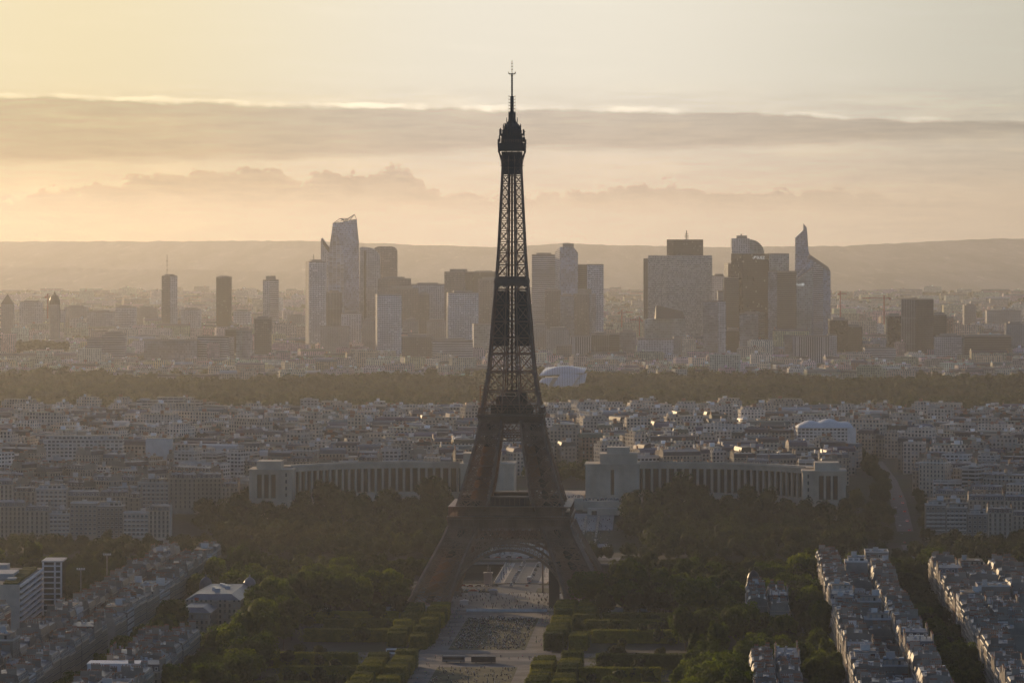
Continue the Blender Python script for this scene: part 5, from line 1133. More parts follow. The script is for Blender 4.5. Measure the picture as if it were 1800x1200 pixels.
# ---------------------------------------------------------------- palace with curved colonnades on the hill
def lrect(u0, u1, v0, v1): return [L(u0, v1), L(u1, v1), L(u1, v0), L(u0, v0)]     # front edge (nearest the camera) first
COLUMN = None
def palace(s, label):
    root = empty('palace', (*L(s * 110, -630), ground(*L(s * 110, -630)))); tag(root, label, 'palace', 'wings of the hill palace'); loc = tuple(root.location)
    part = lambda mb, nm, m_, par=None: mb.build(nm, m_, par or root, loc)
    U = lambda a, b: (s * a, s * b) if s > 0 else (s * b, s * a)
    st_ = M['stone']
    # central pavilion beside the esplanade
    mb = MB(); mb.prism(lrect(*U(27, 68), -668, -632), 14, 48.3, 0); mb.prism(lrect(*U(26.4, 68.6), -668.6, -631.4), 48.3, 49.4, 0, bottom=True)
    mb.prism(lrect(*U(38, 66), -664, -637), 49.4, 56.0, 0); mb.prism(lrect(*U(37.5, 66.5), -664.5, -636.5), 56.0, 56.8, 0, bottom=True); mb.prism(lrect(*U(43, 60), -660, -641), 56.8, 61.5, 0)
    for a in (29, 36.5, 44.5, 50.5, 58, 66): mb.prism(lrect(*U(a - 1.7, a + 1.7), -632, -630.4), 22, 47.9, 0)
    pv = part(mb, 'pavilion', st_)
    mb = MB(); mb.prism(lrect(*U(45.9, 49.1), -632, -631.9), 26, 45, 0); part(mb, 'window', M['glass'], pv)
    # curved wing
    P0, P1, P2 = (68, -648), (146, -662), (192, -590)
    def bz(t): return tuple((1 - t) ** 2 * a + 2 * t * (1 - t) * b + t * t * c for a, b, c in zip(P0, P1, P2))
    def fr(t, off):     # point on the wing's front line moved back by off
        a, b = bz(t - .004), bz(t + .004); dx, dy = b[0] - a[0], b[1] - a[1]; l = hypot(dx, dy); p = bz(t); return L(s * (p[0] + dy / l * off), p[1] - dx / l * off)
    N = 25; mb = MB(); mg = MB()
    for k in range(N):
        t0, t1 = k / N, (k + 1) / N
        def band(m2, o0, o1, z0, z1, mat_=0):
            q = [fr(t0, o0), fr(t1, o0), fr(t1, o1), fr(t0, o1)]; m2.prism(q if s > 0 else [q[1], q[0], q[3], q[2]], z0, z1, mat_, bottom=True)
        band(mb, 3.2, 18, 12, 48.2); band(mb, -.6, 3.2, 12, 26.5); band(mb, -.4, 3.2, 45, 48.2); band(mb, -1.1, 18.6, 48.2, 49.2); band(mb, 1.0, 1.3, 49.2, 50.2); band(mg, 3.0, 3.19, 27, 44.8)
    part(mb, 'curved_wing', st_); part(mg, 'glazed_gallery', M['glass'])
    for k in range(N):
        t_ = (k + .5) / N; q = fr(t_, .9); a, b = fr(t_ - .01, 0), fr(t_ + .01, 0); rz = atan2(b[1] - a[1], b[0] - a[0])
        tocol(root, COL, 'column', root, (q[0] - loc[0], q[1] - loc[1], 26.5 - loc[2]), rz)
    # end pavilion nearer the river
    mb = MB(); mb.prism(lrect(*U(190, 222), -600, -566), 6, 47.2, 0); mb.prism(lrect(*U(189.3, 222.7), -600.8, -565.2), 47.2, 48.4, 0, bottom=True); mb.prism(lrect(*U(199, 217), -596, -572), 48.4, 54, 0); mb.prism(lrect(*U(189.2, 222.8), -600, -564.6), 6, 25, 0)
    for a in (191.8, 196.6, 201.2, 206.4, 211.6, 216.8, 220.4): mb.prism(lrect(*U(a - (.8 if 200 < a < 218 else 1.4), a + (.8 if 200 < a < 218 else 1.4)), -566, -564.9), 25, 46.8, 0)
    ep = part(mb, 'end_pavilion', st_)
    for a in (203.8, 209.0, 214.2): m2 = MB(); m2.prism(lrect(*U(a - 1.9, a + 1.9), -566, -565.9), 27, 44.6, 0); part(m2, 'window', M['glass'], ep)
    for z in (28, 33, 38, 43): m2 = MB(); m2.prism(lrect(*U(193.7, 194.8), -566, -565.9), z, z + 2.6, 0); part(m2, 'window', M['glass'], ep)
mb = MB(); mb.prism([(-.85, -.85), (.85, -.85), (.85, .85), (-.85, .85)], 0, 18.5, 0); COL = mb.mesh('column', M['stone'])
palace(-1, "curved stone palace wing with tall columns, the one left of the iron tower"); palace(1, "curved stone palace wing with tall columns, the one right of the iron tower")
# terrace, stairs and the sloping fountain garden
mb = MB(); mb.prism(lrect(-26, 26, -700, -606), 8, 25.0, 0)
for s_ in (-1, 1): mb.prism(lrect(*sorted((s_ * 26, s_ * 64)), -631, -600), 6, 23.0, 0); mb.prism(lrect(*sorted((s_ * 30, s_ * 58)), -600, -584), 6, 18.5, 0)
o = mb.build('terrace', M['stone'], None, (*L(0, -630), 14)); tag(o, 'stepped stone terrace between the two palace wings', 'terrace'); tl = tuple(o.location)
for s_ in (-1, 1):
    m2 = MB(); m2.prism(lrect(*sorted((s_ * 33, s_ * 37)), -583.98, -583.8), 11, 17, 0); m2.build('doorway', M['dark'], o, tl)
    m2 = MB()
    for k in range(16): m2.prism(lrect(*sorted((s_ * 58, s_ * 66)), -600 + k * 2, -598 + k * 2), 4, 22.5 - k * .85, 0)
    m2.build('staircase', M['stone'], o, tl)
def drape(name, u0, u1, v0, v1, lift, m_, n=30):
    mb = MB()
    for k in range(n):
        a, b = v0 + (v1 - v0) * k / n, v0 + (v1 - v0) * (k + 1) / n
        q = [(u0, b), (u1, b), (u1, a), (u0, a)]; mb.poly([(*L(*p), ground(*L(*p)) + lift) for p in q], [p for p in q])
    o = mb.build(name, m_); tag(o, kind='structure'); return o
drape('path', -50, 50, -590, -345, .12, M['paving'])
M['pool'] = plain('pool_water', (0.16, 0.19, 0.21), 0.3, .1, .3, 0, .6)
drape('fountain_pool', -16, 16, -540, -440, .35, M['pool']); drape('cascade', 31, 37, -575, -380, .35, M['pool']); drape('cascade', -37, -31, -575, -380, .35, M['pool'])
for s_ in (-1, 1):
    for nm, u0, u1, lab in (('pool_wall', 16, 17.4, 'inner'), ('pool_wall', 28.6, 30, 'middle'), ('pool_wall', 38, 39.4, 'outer')):
        mb = MB()
        for k in range(20):
            a, b = -575 + k * 10, -565 + k * 10; z = ground(*L(0, a)); mb.prism(lrect(*sorted((s_ * u0, s_ * u1)), a, b), z - 2, z + 1.3, 0)
        o = mb.build(nm, M['stone'], None, (*L(s_ * u0, -480), 8)); tag(o, f"stepped stone wall edging the fountain slope, {lab} one on the {'left' if s_ < 0 else 'right'}", 'wall')
drape('climbing_road', 258, 270, -1100, -345, .15, M['asphalt'], 60)
# ---------------------------------------------------------------- single buildings that stand out
def solo(name, label, mbm, mats, parts=(), cat='building', loc=None):
    v = np.array(mbm.v); loc = loc or (float(v[:, 0].mean()), float(v[:, 1].mean()), float(v[:, 2].min()) + 3); o = mbm.build(name, mats, None, loc); tag(o, label, cat)
    for nm, m2, mt in parts: m2.build(nm, mt, o, loc)
    return o
def slab(px0, px1, top, Y, d, mat_=0): mb = MB(); x0, x1 = wx(px0, Y), wx(px1, Y); mb.prism([(x0, Y), (x1, Y), (x1, Y + d), (x0, Y + d)], ground(x0, Y) - 3, wz(top, Y), mat_, 1); return mb
a = slab(240, 292, 703, 4420, 18); a.add(slab(276, 323, 698, 4428, 18)); a.add(slab(323, 355, 704, 4424, 16)); p_ = slab(246, 262, 700, 4424, 8); solo('white_block', 'bright white stepped apartment block against the forest on the left', a, [M['facade_strip'], M['gravel_roof']], [('roof_box', p_, [M['wall_white'], M['gravel_roof']])])
a = slab(528, 559, 701, 4350, 14); p_ = slab(534, 548, 699, 4354, 7); solo('white_block', 'small tall white block against the forest, left of the iron tower', a, [M['facade_white'], M['gravel_roof']], [('lift_housing', p_, [M['wall_white'], M['gravel_roof']])])
a = slab(1100, 1290, 734, 4190, 16); a.add(slab(1352, 1362, 727, 4195, 10)); p_ = slab(1120, 1280, 731, 4196, 8); solo('long_white_block', 'very long low white banded block on the hill, right of the iron tower', a, [M['facade_strip'], M['gravel_roof']], [('attic', p_, [M['facade_white'], M['gravel_roof']])])
a = slab(76, 215, 772, 3560, 18); p_ = slab(80, 210, 765, 3564, 11); solo('white_block', 'broad white block with punched square windows on the left hill', a, [M['facade_white'], M['gravel_roof']], [('attic', p_, [M['facade_white'], M['gravel_roof']])])
a = slab(256, 302, 772, 3560, 14); solo('white_block', 'nearly blank white wall block right of the broad white one', a, [M['concrete_w'] if 'concrete_w' in M else M['wall_white'], M['gravel_roof']], [('parapet', slab(257, 301, 770, 3561, 12), [M['wall_white'], M['gravel_roof']])])
# bubble roofed white building
Y = 3780; a = slab(1402, 1500, 752, Y, 30); b = MB(); x0, x1 = wx(1401, Y), wx(1501, Y); zb = wz(752, Y)
def bub(i, j): x = x0 + (x1 - x0) * i; y = Y - 1.2 + 32 * j; e = (4 * j * (1 - j)) ** .4 * min(1, (4 * i * (1 - i)) ** .45 * 1.0); return (x, y, zb + .05 + e * (4.2 + 2.6 * abs(sin(i * 8.2)) + 1.2 * i))
b.grid(bub, 28, 8); b2 = MB(); b2.tube([(5, ground(x1, Y)), (5, zb)], 12, x1 - 3, Y + 4)
solo('white_building', 'white building swelling into a bubbly cloud shaped roof on the right hill', a, [M['facade_white'], M['gravel_roof']], [('bubble_roof', b, M['white']), ('white_wrap', b2, M['white'])])
# vaulted market hall and arched wing on the left
Y = 3440; a = MB(); x0, x1 = wx(14, Y), wx(124, Y); zb = wz(838, Y); a.prism([(x0, Y), (x1, Y), (x1, Y + 30), (x0, Y + 30)], ground(x0, Y) - 3, zb, 0, 1); b = MB(); b.grid(lambda i, j: (x0 + (x1 - x0) * i, Y + 30 * j, zb + .05 + 7.5 * sin(pi * j) ** .6), 12, 10)
solo('vaulted_hall', 'long hall under a low ribbed barrel roof on the left hill', a, [M['facade_strip'], M['gravel_roof']], [('barrel_roof', b, M['zinc'])])
a = MB(); x0, x1 = wx(126, Y - 6), wx(191, Y - 6); zb = wz(840, Y); n = 14; a.prism([(x0, Y - 6), (x1, Y - 6), (x1, Y + 28), (x0, Y + 28)], ground(x0, Y) - 3, zb, 0, 1); b = MB(); arc = [((x0 + x1) / 2 - (x1 - x0) / 2 * cos(pi * k / n), zb + .05 + 10 * sin(pi * k / n)) for k in range(n + 1)]
for (xa, za), (xb, zb2) in zip(arc, arc[1:]): b.poly([(xa, Y - 6, za), (xb, Y - 6, zb2), (xb, Y + 28, zb2), (xa, Y + 28, za)])
b.poly([(x, Y - 6, z) for x, z in arc][::-1], None, 1); solo('arched_hall', 'stone hall with one big rounded arch gable on the left hill', a, [M['facade_cream'], M['gravel_roof']], [('arch_roof', b, [M['zinc'], M['stone']])])
# half round mansion by the trees
cx, cy_ = L(-222, -628); a = MB(); g = ground(cx, cy_); a.tube([(14, g - 3), (14, g + 15), (14.8, g + 15.1), (14.8, g + 16), (13, g + 16.1), (13, g + 18.5), (.1, g + 19)], 26, cx, cy_); b = MB(); b.rect(cx - 6, cy_ + 14, 26, 18, g, g + 20); ws = []
o = solo('round_mansion', 'pale half round mansion at the tree edge left of the palace', a, M['stone'], [('back_wing', b, [M['facade_cream'], M['zinc']])])
for k in range(9):
    an = pi + pi * (k + .5) / 9
    for z in (3, 8.5): tocol(o, WIN, 'window', o, (cx + 14 * cos(an) - o.location.x, cy_ + 14 * sin(an) - o.location.y, g + z - o.location.z), an + pi / 2, (1.2, 1, 1.3))
# striped office on the left margin
a = MB(); Y0, Y1, xr = 2480, 2600, -278.5; a.prism([(-345, Y0), (xr, Y0), (xr, Y1), (-345, Y1)], -1, 28.2, 0, 1); st2 = MB(); n = 8
for k in range(n):
    z = 3.4 + k * 3.3; st2.prism([(xr - .4, Y0 + 2), (xr + 1.0, Y0 + 2), (xr + 1.0, Y1), (xr - .4, Y1)], z, z + 1.25, 0, bottom=True)
wd = MB(); wd.prism([(xr - .2, Y0 + 3), (xr + .12, Y0 + 3), (xr + .12, Y1 - 1), (xr - .2, Y1 - 1)], 2, 27.5, 0)
pl = MB(); pl.rect(-292, 2530, 12, 30, 28.2, 31.5); pl.rect(-300, 2575, 9, 14, 28.2, 32.5); pl.rect(-285, 2500, 5, 8, 28.2, 30.5)
ga = MB(); [ga.rect(-284, 2486 + 7 * k, 8, 7.0, 28.2, 29.2 + .3 * (k % 4)) for k in range(15)]
so_ = solo('striped_office', 'long white striped office with planted roof at the left margin', a, [M['wall_light'], M['gravel_roof']], [('balcony_band', st2, M['white']), ('window_band', wd, M['glass']), ('roof_plant', pl, M['wall_white']), ('roof_garden', ga, M['hedge'])], cat='office')
a = MB(); a.prism([(-278.2, 2601), (-267, 2601), (-267, 2626), (-278.2, 2626)], -1, 31.5, 0, 1); b = MB()
for x in (-278, -271, -267.3): b.prism([(x - .5, 2600.3), (x + .5, 2600.3), (x + .5, 2601), (x - .5, 2601)], 0, 32, 0)
for k in range(9): b.prism([(-277.5, 2600.5), (-267.8, 2600.5), (-267.8, 2601), (-277.5, 2601)], 3.3 * k + 2.4, 3.3 * k + 3.2, 0)
b2 = MB(); b2.prism([(-279, 2600), (-266.4, 2600), (-266.4, 2627), (-279, 2627)], 31.5, 32.3, 0, bottom=True); solo('office_stair_tower', 'dark glazed stair tower framed in white at the end of the striped office', a, [M['glass'], M['gravel_roof']], [('white_frame', b, M['white']), ('flat_roof', b2, M['wall_white'])], cat='office')
# mansion with twin domes
a = MB(); loc = (*L(-163, 165), 0); a.prism(lrect(-179, -147, 108, 190), -1, 16.5, 0, 1); a.prism(lrect(-180, -160, 190, 226), -1, 12.5, 0, 1); rf = MB(); q0, q1 = lrect(-178.5, -147.5, 108.5, 189.5), lrect(-173, -153, 114, 184); rf.prism(q0, 16.5, 19.6, 0, poly1=q1); q0, q1 = lrect(-179.5, -160.5, 190.5, 225.5), lrect(-175, -165, 195, 221); rf.prism(q0, 12.5, 15.2, 0, poly1=q1)
o = solo('mansion', 'grey mansion with two small domes among trees on the left', a, [M['facade_stone'], M['zinc']], [('roof', rf, M['zinc'])], loc=loc)
for (u, v) in ((-150, 112), (-176, 112)): c_ = L(u, v); m2 = MB(); m2.tube([(3.9, 15), (3.9, 18.5), (3.7, 20), (2.9, 21.8), (1.5, 23), (.5, 23.5), (.4, 24.8), (.05, 25)], 14, *c_); m2.build('dome', M['zinc'], o, loc)
for k in range(5): m2 = MB(); c_ = L(-165 + 3 * (k % 3), 122 + 13 * k); m2.rect(*c_, 3, 4, 19.6, 20.6 + .4 * k); m2.build('skylight', M['skylight'], o, loc)
m2 = MB(); c_ = L(-170, 222); m2.bar((*c_, 15), (*c_, 21), .25); fl = MB(); fl.poly([(c_[0], c_[1], 20.9), (c_[0] + 2.6, c_[1] + .4, 20.5), (c_[0] + 2.6, c_[1] + .4, 18.9), (c_[0], c_[1], 19.2)]); fo = m2.build('flagpole', M['white'], o, loc); fl.build('flag', M['red'], fo, loc)
# white tarpaulin box on a roof, lower left
a = MB(); cx, cy_ = wx(199, 2080), 2088; a.rect(cx, cy_, 24.5, 15, 16, 23.2, -.02); b = MB(); b.rect(cx, cy_, 25, 15.6, 23.2, 24.0, -.02, bottom=True); solo('tarpaulin_shelter', 'bright white tarpaulin box covering a roof in the lower left', a, M['white'], [('roof_sheet', b, M['white'])], cat='shelter', loc=(cx, cy_, 16))
# dome turret and roof garden on the small right block
c_ = L(147, 122); a = MB(); a.tube([(4.0, 0), (4.0, 21), (4.4, 21.2), (4.4, 22), (4.0, 22.2), (3.7, 25), (2.7, 27.6), (1.2, 29), (.3, 29.5), (.2, 31)], 14, *c_); solo('corner_turret', 'dark slate domed corner turret on the small right block', a, M['slate'], [], cat='turret', loc=(*c_, 0))
# glass sail museum in the wood
Y = 5700; gm = empty('glass_museum', (wx(988, Y), Y + 18, 6)); tag(gm, 'white glass sail roofed museum rising from the forest beside the iron tower', 'museum'); gl = tuple(gm.location)
m_, t = mat('sail_glass'); uvn = t.n('ShaderNodeTexCoord'); sx_ = t.n('ShaderNodeSeparateXYZ'); t.t.links.new(uvn.outputs['Object'], sx_.inputs[0]); ln = t.m('LESS_THAN', t.m('FRACT', t.m('DIVIDE', sx_.outputs[0], 3.2)), .16)
out(t, pbsdf(t, t.mix(ln, (.62, .66, .74), (.3, .3, .32)), .25, 0, .6).outputs[0]); M['sail'] = m_
def sail(c4, bulge, n=10):      # four corners (column, row, depth offset), swelling outward
    mb = MB(); P = [Vector((wx(a, Y + d), Y + d, wz(b, Y + d))) for a, b, d in c4]
    def fn(i, j): p = P[0].lerp(P[1], i).lerp(P[3].lerp(P[2], i), j); k = 16 * i * (1 - i) * j * (1 - j); return tuple(p + Vector((0, -bulge * k, bulge * k * .9)))
    mb.grid(fn, n, n); mb.grid(lambda i, j: (lambda p: (p[0], p[1] + .7, p[2] - .5))(fn(1 - i, j)), n, n); return mb
for c4, b in (([(947, 660, 0), (1027, 655, 6), (1031, 646, 40), (960, 645, 38)], 6.5), ([(943, 677, -14), (962, 680, -16), (973, 663, 2), (953, 664, 0)], 2.5), ([(972, 678, -12), (1004, 680, -10), (1020, 657, 4), (985, 657, 2)], 3.0), ([(1010, 676, 0), (1028, 672, 4), (1032, 655, 14), (1018, 658, 8)], 2)): sail(c4, b).build('sail', M['sail'], gm, gl)
mb = MB(); mb.rect(gl[0], gl[1], 44, 30, 3, 30); mb.rect(gl[0] + 8, gl[1] + 4, 18, 16, 30, 38); mb.build('core_building', M['wall_white'], gm, gl)
# ---------------------------------------------------------------- street furniture, vehicles, people
def floodlight(p, Y, h_, label):
    x = wx(p, Y); mb = MB(); mb.tube([(.42, 0), (.3, h_)], 8, x, Y); o = mb.build('floodlight_mast', M['metal'], None, (x, Y, 0)); tag(o, label, 'floodlight mast')
    m2 = MB(); m2.bar((x - 2.4, Y, h_), (x + 2.4, Y, h_), .5); m2.build('crossarm', M['metal'], o, (x, Y, 0))
    for k in range(4): m2 = MB(); m2.rect(x - 2 + k * 1.33, Y - .3, .9, .7, h_ + .2, h_ + 1.1); m2.build('lamp', M['white'], o, (x, Y, 0))
floodlight(142, 2600, 27, 'tall floodlight mast nearest the striped office'); floodlight(188, 2700, 28, 'tall floodlight mast among quay trees behind the left terrace')
LAMP = MB(); LAMP.tube([(.16, 0), (.09, 9)], 6); LAMPM = LAMP.mesh('street_lamp', M['dark']); HD = MB(); HD.rect(0, -.8, .5, 1.7, 8.9, 9.15, 0, bottom=True); HDM = HD.mesh('lamp_head', M['metal'])
for k in range(10):
    s_ = 1 if k % 2 else -1; u, v = s_ * 13.5, -285 + (k // 2) * 36; x, y = L(u, v); o = bpy.data.objects.new('street_lamp', LAMPM); C.objects.link(o); o.location = (x, y, .6); o.rotation_euler = (0, 0, 0 if s_ > 0 else pi)
    tag(o, f"thin street lamp on the bridge, {nth(k // 2 + 1)} from the far bank on the {'right' if s_ > 0 else 'left'} pavement", 'street lamp', 'street lamps on the bridge'); tocol(o, HDM, 'lamp_head', o, (0, 0, 0))
tall = MB(); tall.tube([(.7, 0), (.45, 26), (.9, 26.2), (.9, 27)], 10); x, y = L(16.5, -62); o = tall.build('column_post', M['stone_dark'], None); o.location = (x, y, 0); tag(o, 'slender tall post standing beneath the arch', 'post')
tall = MB(); tall.rect(0, 0, 6.5, 6.5, 0, 27); tall.rect(0, 0, 7.4, 7.4, 27, 28, bottom=True); o = tall.build('lift_tower', M['iron_dark'], None); x, y = L(27.5, 44); o.location = (x, y, 0); tag(o, 'square dark lift pillar inside the right foot of the arch', 'pillar')
CARC = [('white', (.75, .75, .75)), ('black', (.03, .03, .035)), ('silver', (.45, .46, .48)), ('grey', (.16, .165, .175)), ('red', (.35, .04, .03)), ('blue', (.05, .09, .2))]
CARM = [plain(n + '_car_paint', c, .3, .05, 1, .2, .5) for n, c in CARC]
m_, t = mat('tail_light'); e = t.n('ShaderNodeEmission'); e.inputs[0].default_value = (1, .05, .02, 1); e.inputs[1].default_value = 3.5; out(t, e.outputs[0]); M['tail'] = m_
def car_meshes():
    prof = [(-2.15, .35), (2.15, .35), (2.2, .75), (1.2, .95), (-1.9, .98), (-2.2, .8)]; cab = [(-1.85, .96), (1.05, .94), (.35, 1.46), (-1.35, 1.48)]
    def ex(pr, hw, mb, mat_=0, k=1.0):
        A = [(-hw * (k if z > 1.2 else 1), y, z) for y, z in pr]; B = [(hw * (k if z > 1.2 else 1), y, z) for y, z in pr]; n = len(pr); mb.poly(A, None, mat_); mb.poly(B[::-1], None, mat_)
        for i in range(n): j = (i + 1) % n; mb.poly([A[j], A[i], B[i], B[j]], None, mat_)
    b = MB(); ex(prof, .88, b); c_ = MB(); ex(cab, .78, c_, 0, .88); r_ = MB(); r_.prism([(-.66, -1.32), (.66, -1.32), (.66, .32), (-.66, .32)], 1.485, 1.52, 0)
    w_ = MB()
    for a in range(10):
        p, q = 2 * pi * a / 10, 2 * pi * (a + 1) / 10; w_.poly([(-.12, .33 * cos(p), .33 * sin(p)), (-.12, .33 * cos(q), .33 * sin(q)), (.12, .33 * cos(q), .33 * sin(q)), (.12, .33 * cos(p), .33 * sin(p))])
    for e_ in (-.12, .12): w_.poly([(e_, .33 * cos(2 * pi * a / 10), .33 * sin(2 * pi * a / 10)) for a in range(10)])
    t_ = MB(); t_.rect(0, -2.2, .3, .06, .62, .8)
    return b, c_.mesh('cabin', M['glass']), r_, w_.mesh('wheel', M['dark']), t_.mesh('tail_light', M['tail'])
cb, cabm, crf, whm, tlm = car_meshes(); cb.add(crf); BODY = [cb.mesh('car', m2) for m2 in CARM]
def add_car(x, y, z, rz, ci, label, group, tail=False):
    o = bpy.data.objects.new('car', BODY[ci]); C.objects.link(o); o.location = (x, y, z); o.rotation_euler = (0, 0, rz); tag(o, label, 'car', group); tocol(o, cabm, 'cabin', o, (0, 0, 0))
    for sx in (-1, 1):
        for sy in (-1.35, 1.35): tocol(o, whm, 'wheel', o, (sx * .8, sy, .33))
        if tail: tocol(o, tlm, 'tail_light', o, (sx * .65, 0, 0))
r = random.Random(31)
def lane(ph, pts, group, tail=False):
    for k, (u, v, z, a) in enumerate(pts): ci = r.randrange(6); x, y = L(u, v); add_car(x, y, z, ROT + a, ci, f"small {CARC[ci][0]} car, {nth(k + 1)} from the front {ph}", group, tail)
lane("in the right lane of the bridge road", [(5.5 + r.uniform(-.5, .5), -100 - k * 17 - r.uniform(0, 8), .67, 0) for k in range(13)], 'cars on the bridge road')
lane("in the left lane of the bridge road", [(-5.5 + r.uniform(-.5, .5), -96 - k * 15 - r.uniform(0, 8), .67, pi) for k in range(14)], 'cars on the bridge road')
lane("in the queue turning left before the bridge", [(-16 - k * 5.2, -108 - r.uniform(-3, 3) + k * .5, .1, pi / 2) for k in range(10)], 'cars queueing on the near quay')
lane("on the square beyond the bridge", [(-40 + k * 7.5, -325 - r.uniform(0, 14), .8, pi / 2 + r.uniform(-.3, .3)) for k in range(12)], 'cars on the square beyond the bridge')
lane("on the climbing avenue on the right", [(261 + 6 * (k % 2), -350 - k * 19 - r.uniform(0, 6), ground(*L(262, -350 - k * 19)) + .25, 0 if k % 2 else pi) for k in range(18)], 'cars on the climbing avenue', True)
lane("parked by the right tower foot", [(74 + (k % 9) * 5.5, -74 - (k // 9) * 7, .1, r.choice((0, pi))) for k in range(18)], 'cars parked right of the tower'); lane("parked by the left tower foot", [(-34 + (k % 6) * 3.2, -70 - (k // 6) * 7, .1, r.choice((0, pi))) for k in range(12)], 'cars parked under the arch')
def bus(u, v, rz, ln, h_, m_, label, name='bus'):
    x, y = L(u, v); mb = MB(); mb.rect(0, 0, 2.5, ln, .45, h_, 0, 0, bottom=True); o = mb.build(name, m_); o.location = (x, y, .08); o.rotation_euler = (0, 0, ROT + rz); tag(o, label, name)
    m2 = MB(); m2.prism([(-1.27, -ln / 2 + .5), (1.27, -ln / 2 + .5), (1.27, ln / 2 - .4), (-1.27, ln / 2 - .4)], h_ * .48, h_ * .84, 0); m2.build('window_band', M['glass'], o)
    m2 = MB(); m2.rect(0, 0, 2.2, ln - .6, h_ + .002, h_ + .16, 0, 0, bottom=True); m2.build('roof', M['white'] if 'white' in label else M['metal'], o)
    for sx in (-1, 1):
        for sy in (-ln * .32, ln * .3): q = tocol(o, whm, 'wheel', o, (sx * 1.15, sy, .48), 0, (1.4, 1.45, 1.45))
bus(-47, 334, pi / 2, 11.5, 3.1, M['white'], 'white bus waiting by the left hedges on the cross road'); bus(-14, 374, pi / 2, 12, 3.4, CARM[3], 'grey coach on the near cross road, left of the pair', 'coach'); bus(2, 376, pi / 2, 13, 3.5, CARM[1], 'black coach on the near cross road, right of the pair', 'coach'); bus(4.5, -148, 0, 10, 3.0, CARM[2], 'silver bus crossing the bridge', 'bus')
def kiosk(u, v, w_, d, h_, label, m_=None, rz=0.0):
    x, y = L(u, v); z = ground(x, y); mb = MB(); mb.rect(0, 0, w_, d, 0, h_ * .72); o = mb.build('kiosk', M['wall_white']); o.location = (x, y, z + .05); o.rotation_euler = (0, 0, ROT + rz); tag(o, label, 'kiosk', 'kiosks and tents around the tower')
    m2 = MB(); m2.prism(rect(0, 0, w_ + .8, d + .8), h_ * .72, h_, 0, poly1=rect(0, 0, w_ * .25, d * .25), bottom=True); m2.build('roof', m_ or M['white'], o)
for a in ((-26, -40, 6, 4, 4, 'red roofed carousel kiosk under the arch', M['red']), (92, 10, 14, 5, 4, 'long white tent right of the tower foot'), (118, -30, 7, 5, 4.5, 'small white tent beside the right quay trees'), (100, 40, 5, 5, 4.5, 'square white kiosk among trees right of the tower'), (126, -50, 6, 5, 4, 'white tent furthest right by the quay'), (-112, 84, 12, 4, 3.6, 'low white tent among trees left of the tower'), (-28, 26, 5, 4, 3.5, 'white kiosk inside the left foot of the arch'), (26, -20, 6, 4, 3.5, 'white kiosk inside the right foot of the arch'), (80, 95, 14, 5, 4, 'long white tent behind the right hedge wall'), (-14, -52, 5, 4, 3.4, 'white ticket kiosk at the forecourt centre')): kiosk(*a)
for k, (u0, u1, lab) in enumerate(((-72, -46, 'left of the lawn head'), (46, 86, 'right of the lawn head'), (-24, 24, 'across the lawn head'))):
    mb = MB(); mb.prism(lrect(u0, u1, 70, 70.6), 0, 2.6 if abs(u0) > 30 else 1.6, 0)
    for j in range(int((u1 - u0) / 4) + 1): mb.prism(lrect(u0 + j * 4 - .15, u0 + j * 4 + .15, 70.6, 71.0), 0, 2.8 if abs(u0) > 30 else 1.8, 0)
    o = mb.build('security_wall', M['wall_white'], None, (*L((u0 + u1) / 2, 70), 0)); tag(o, 'pale glazed security wall ' + lab, 'wall')
for s_ in (-1, 1):      # plinths with horse statues at the bridge end
    x, y = L(s_ * 21, -124); mb = MB(); mb.rect(x, y, 5, 6, 0, 7, ROT); mb.rect(x, y, 6, 7, 7, 7.8, ROT, bottom=True); o = mb.build('statue', M['stone'], None, (x, y, 0)); m2 = MB(); m2.bar((x, y - 1.4, 10.2), (x, y + 1.6, 10.4), 1.5); m2.bar((x, y - 1.3, 10.4), (x, y - 2.4, 12.4), .8); m2.bar((x, y - 2.2, 12.4), (x, y - 3.2, 12.0), .6)
    for a in (-1.2, 1.4):
        for b in (-.5, .5): m2.bar((x + b, y + a, 7.8), (x + b, y + a, 9.8), .35)
    m2.bar((x + 1.4, y - 1, 7.8), (x + 1.3, y - 1, 11), .7); m2.build('figure', M['stone_dark'], o, (x, y, 0)); tag(o, f"horse statue on a stone plinth, {'left' if s_ < 0 else 'right'} end of the bridge", 'statue')
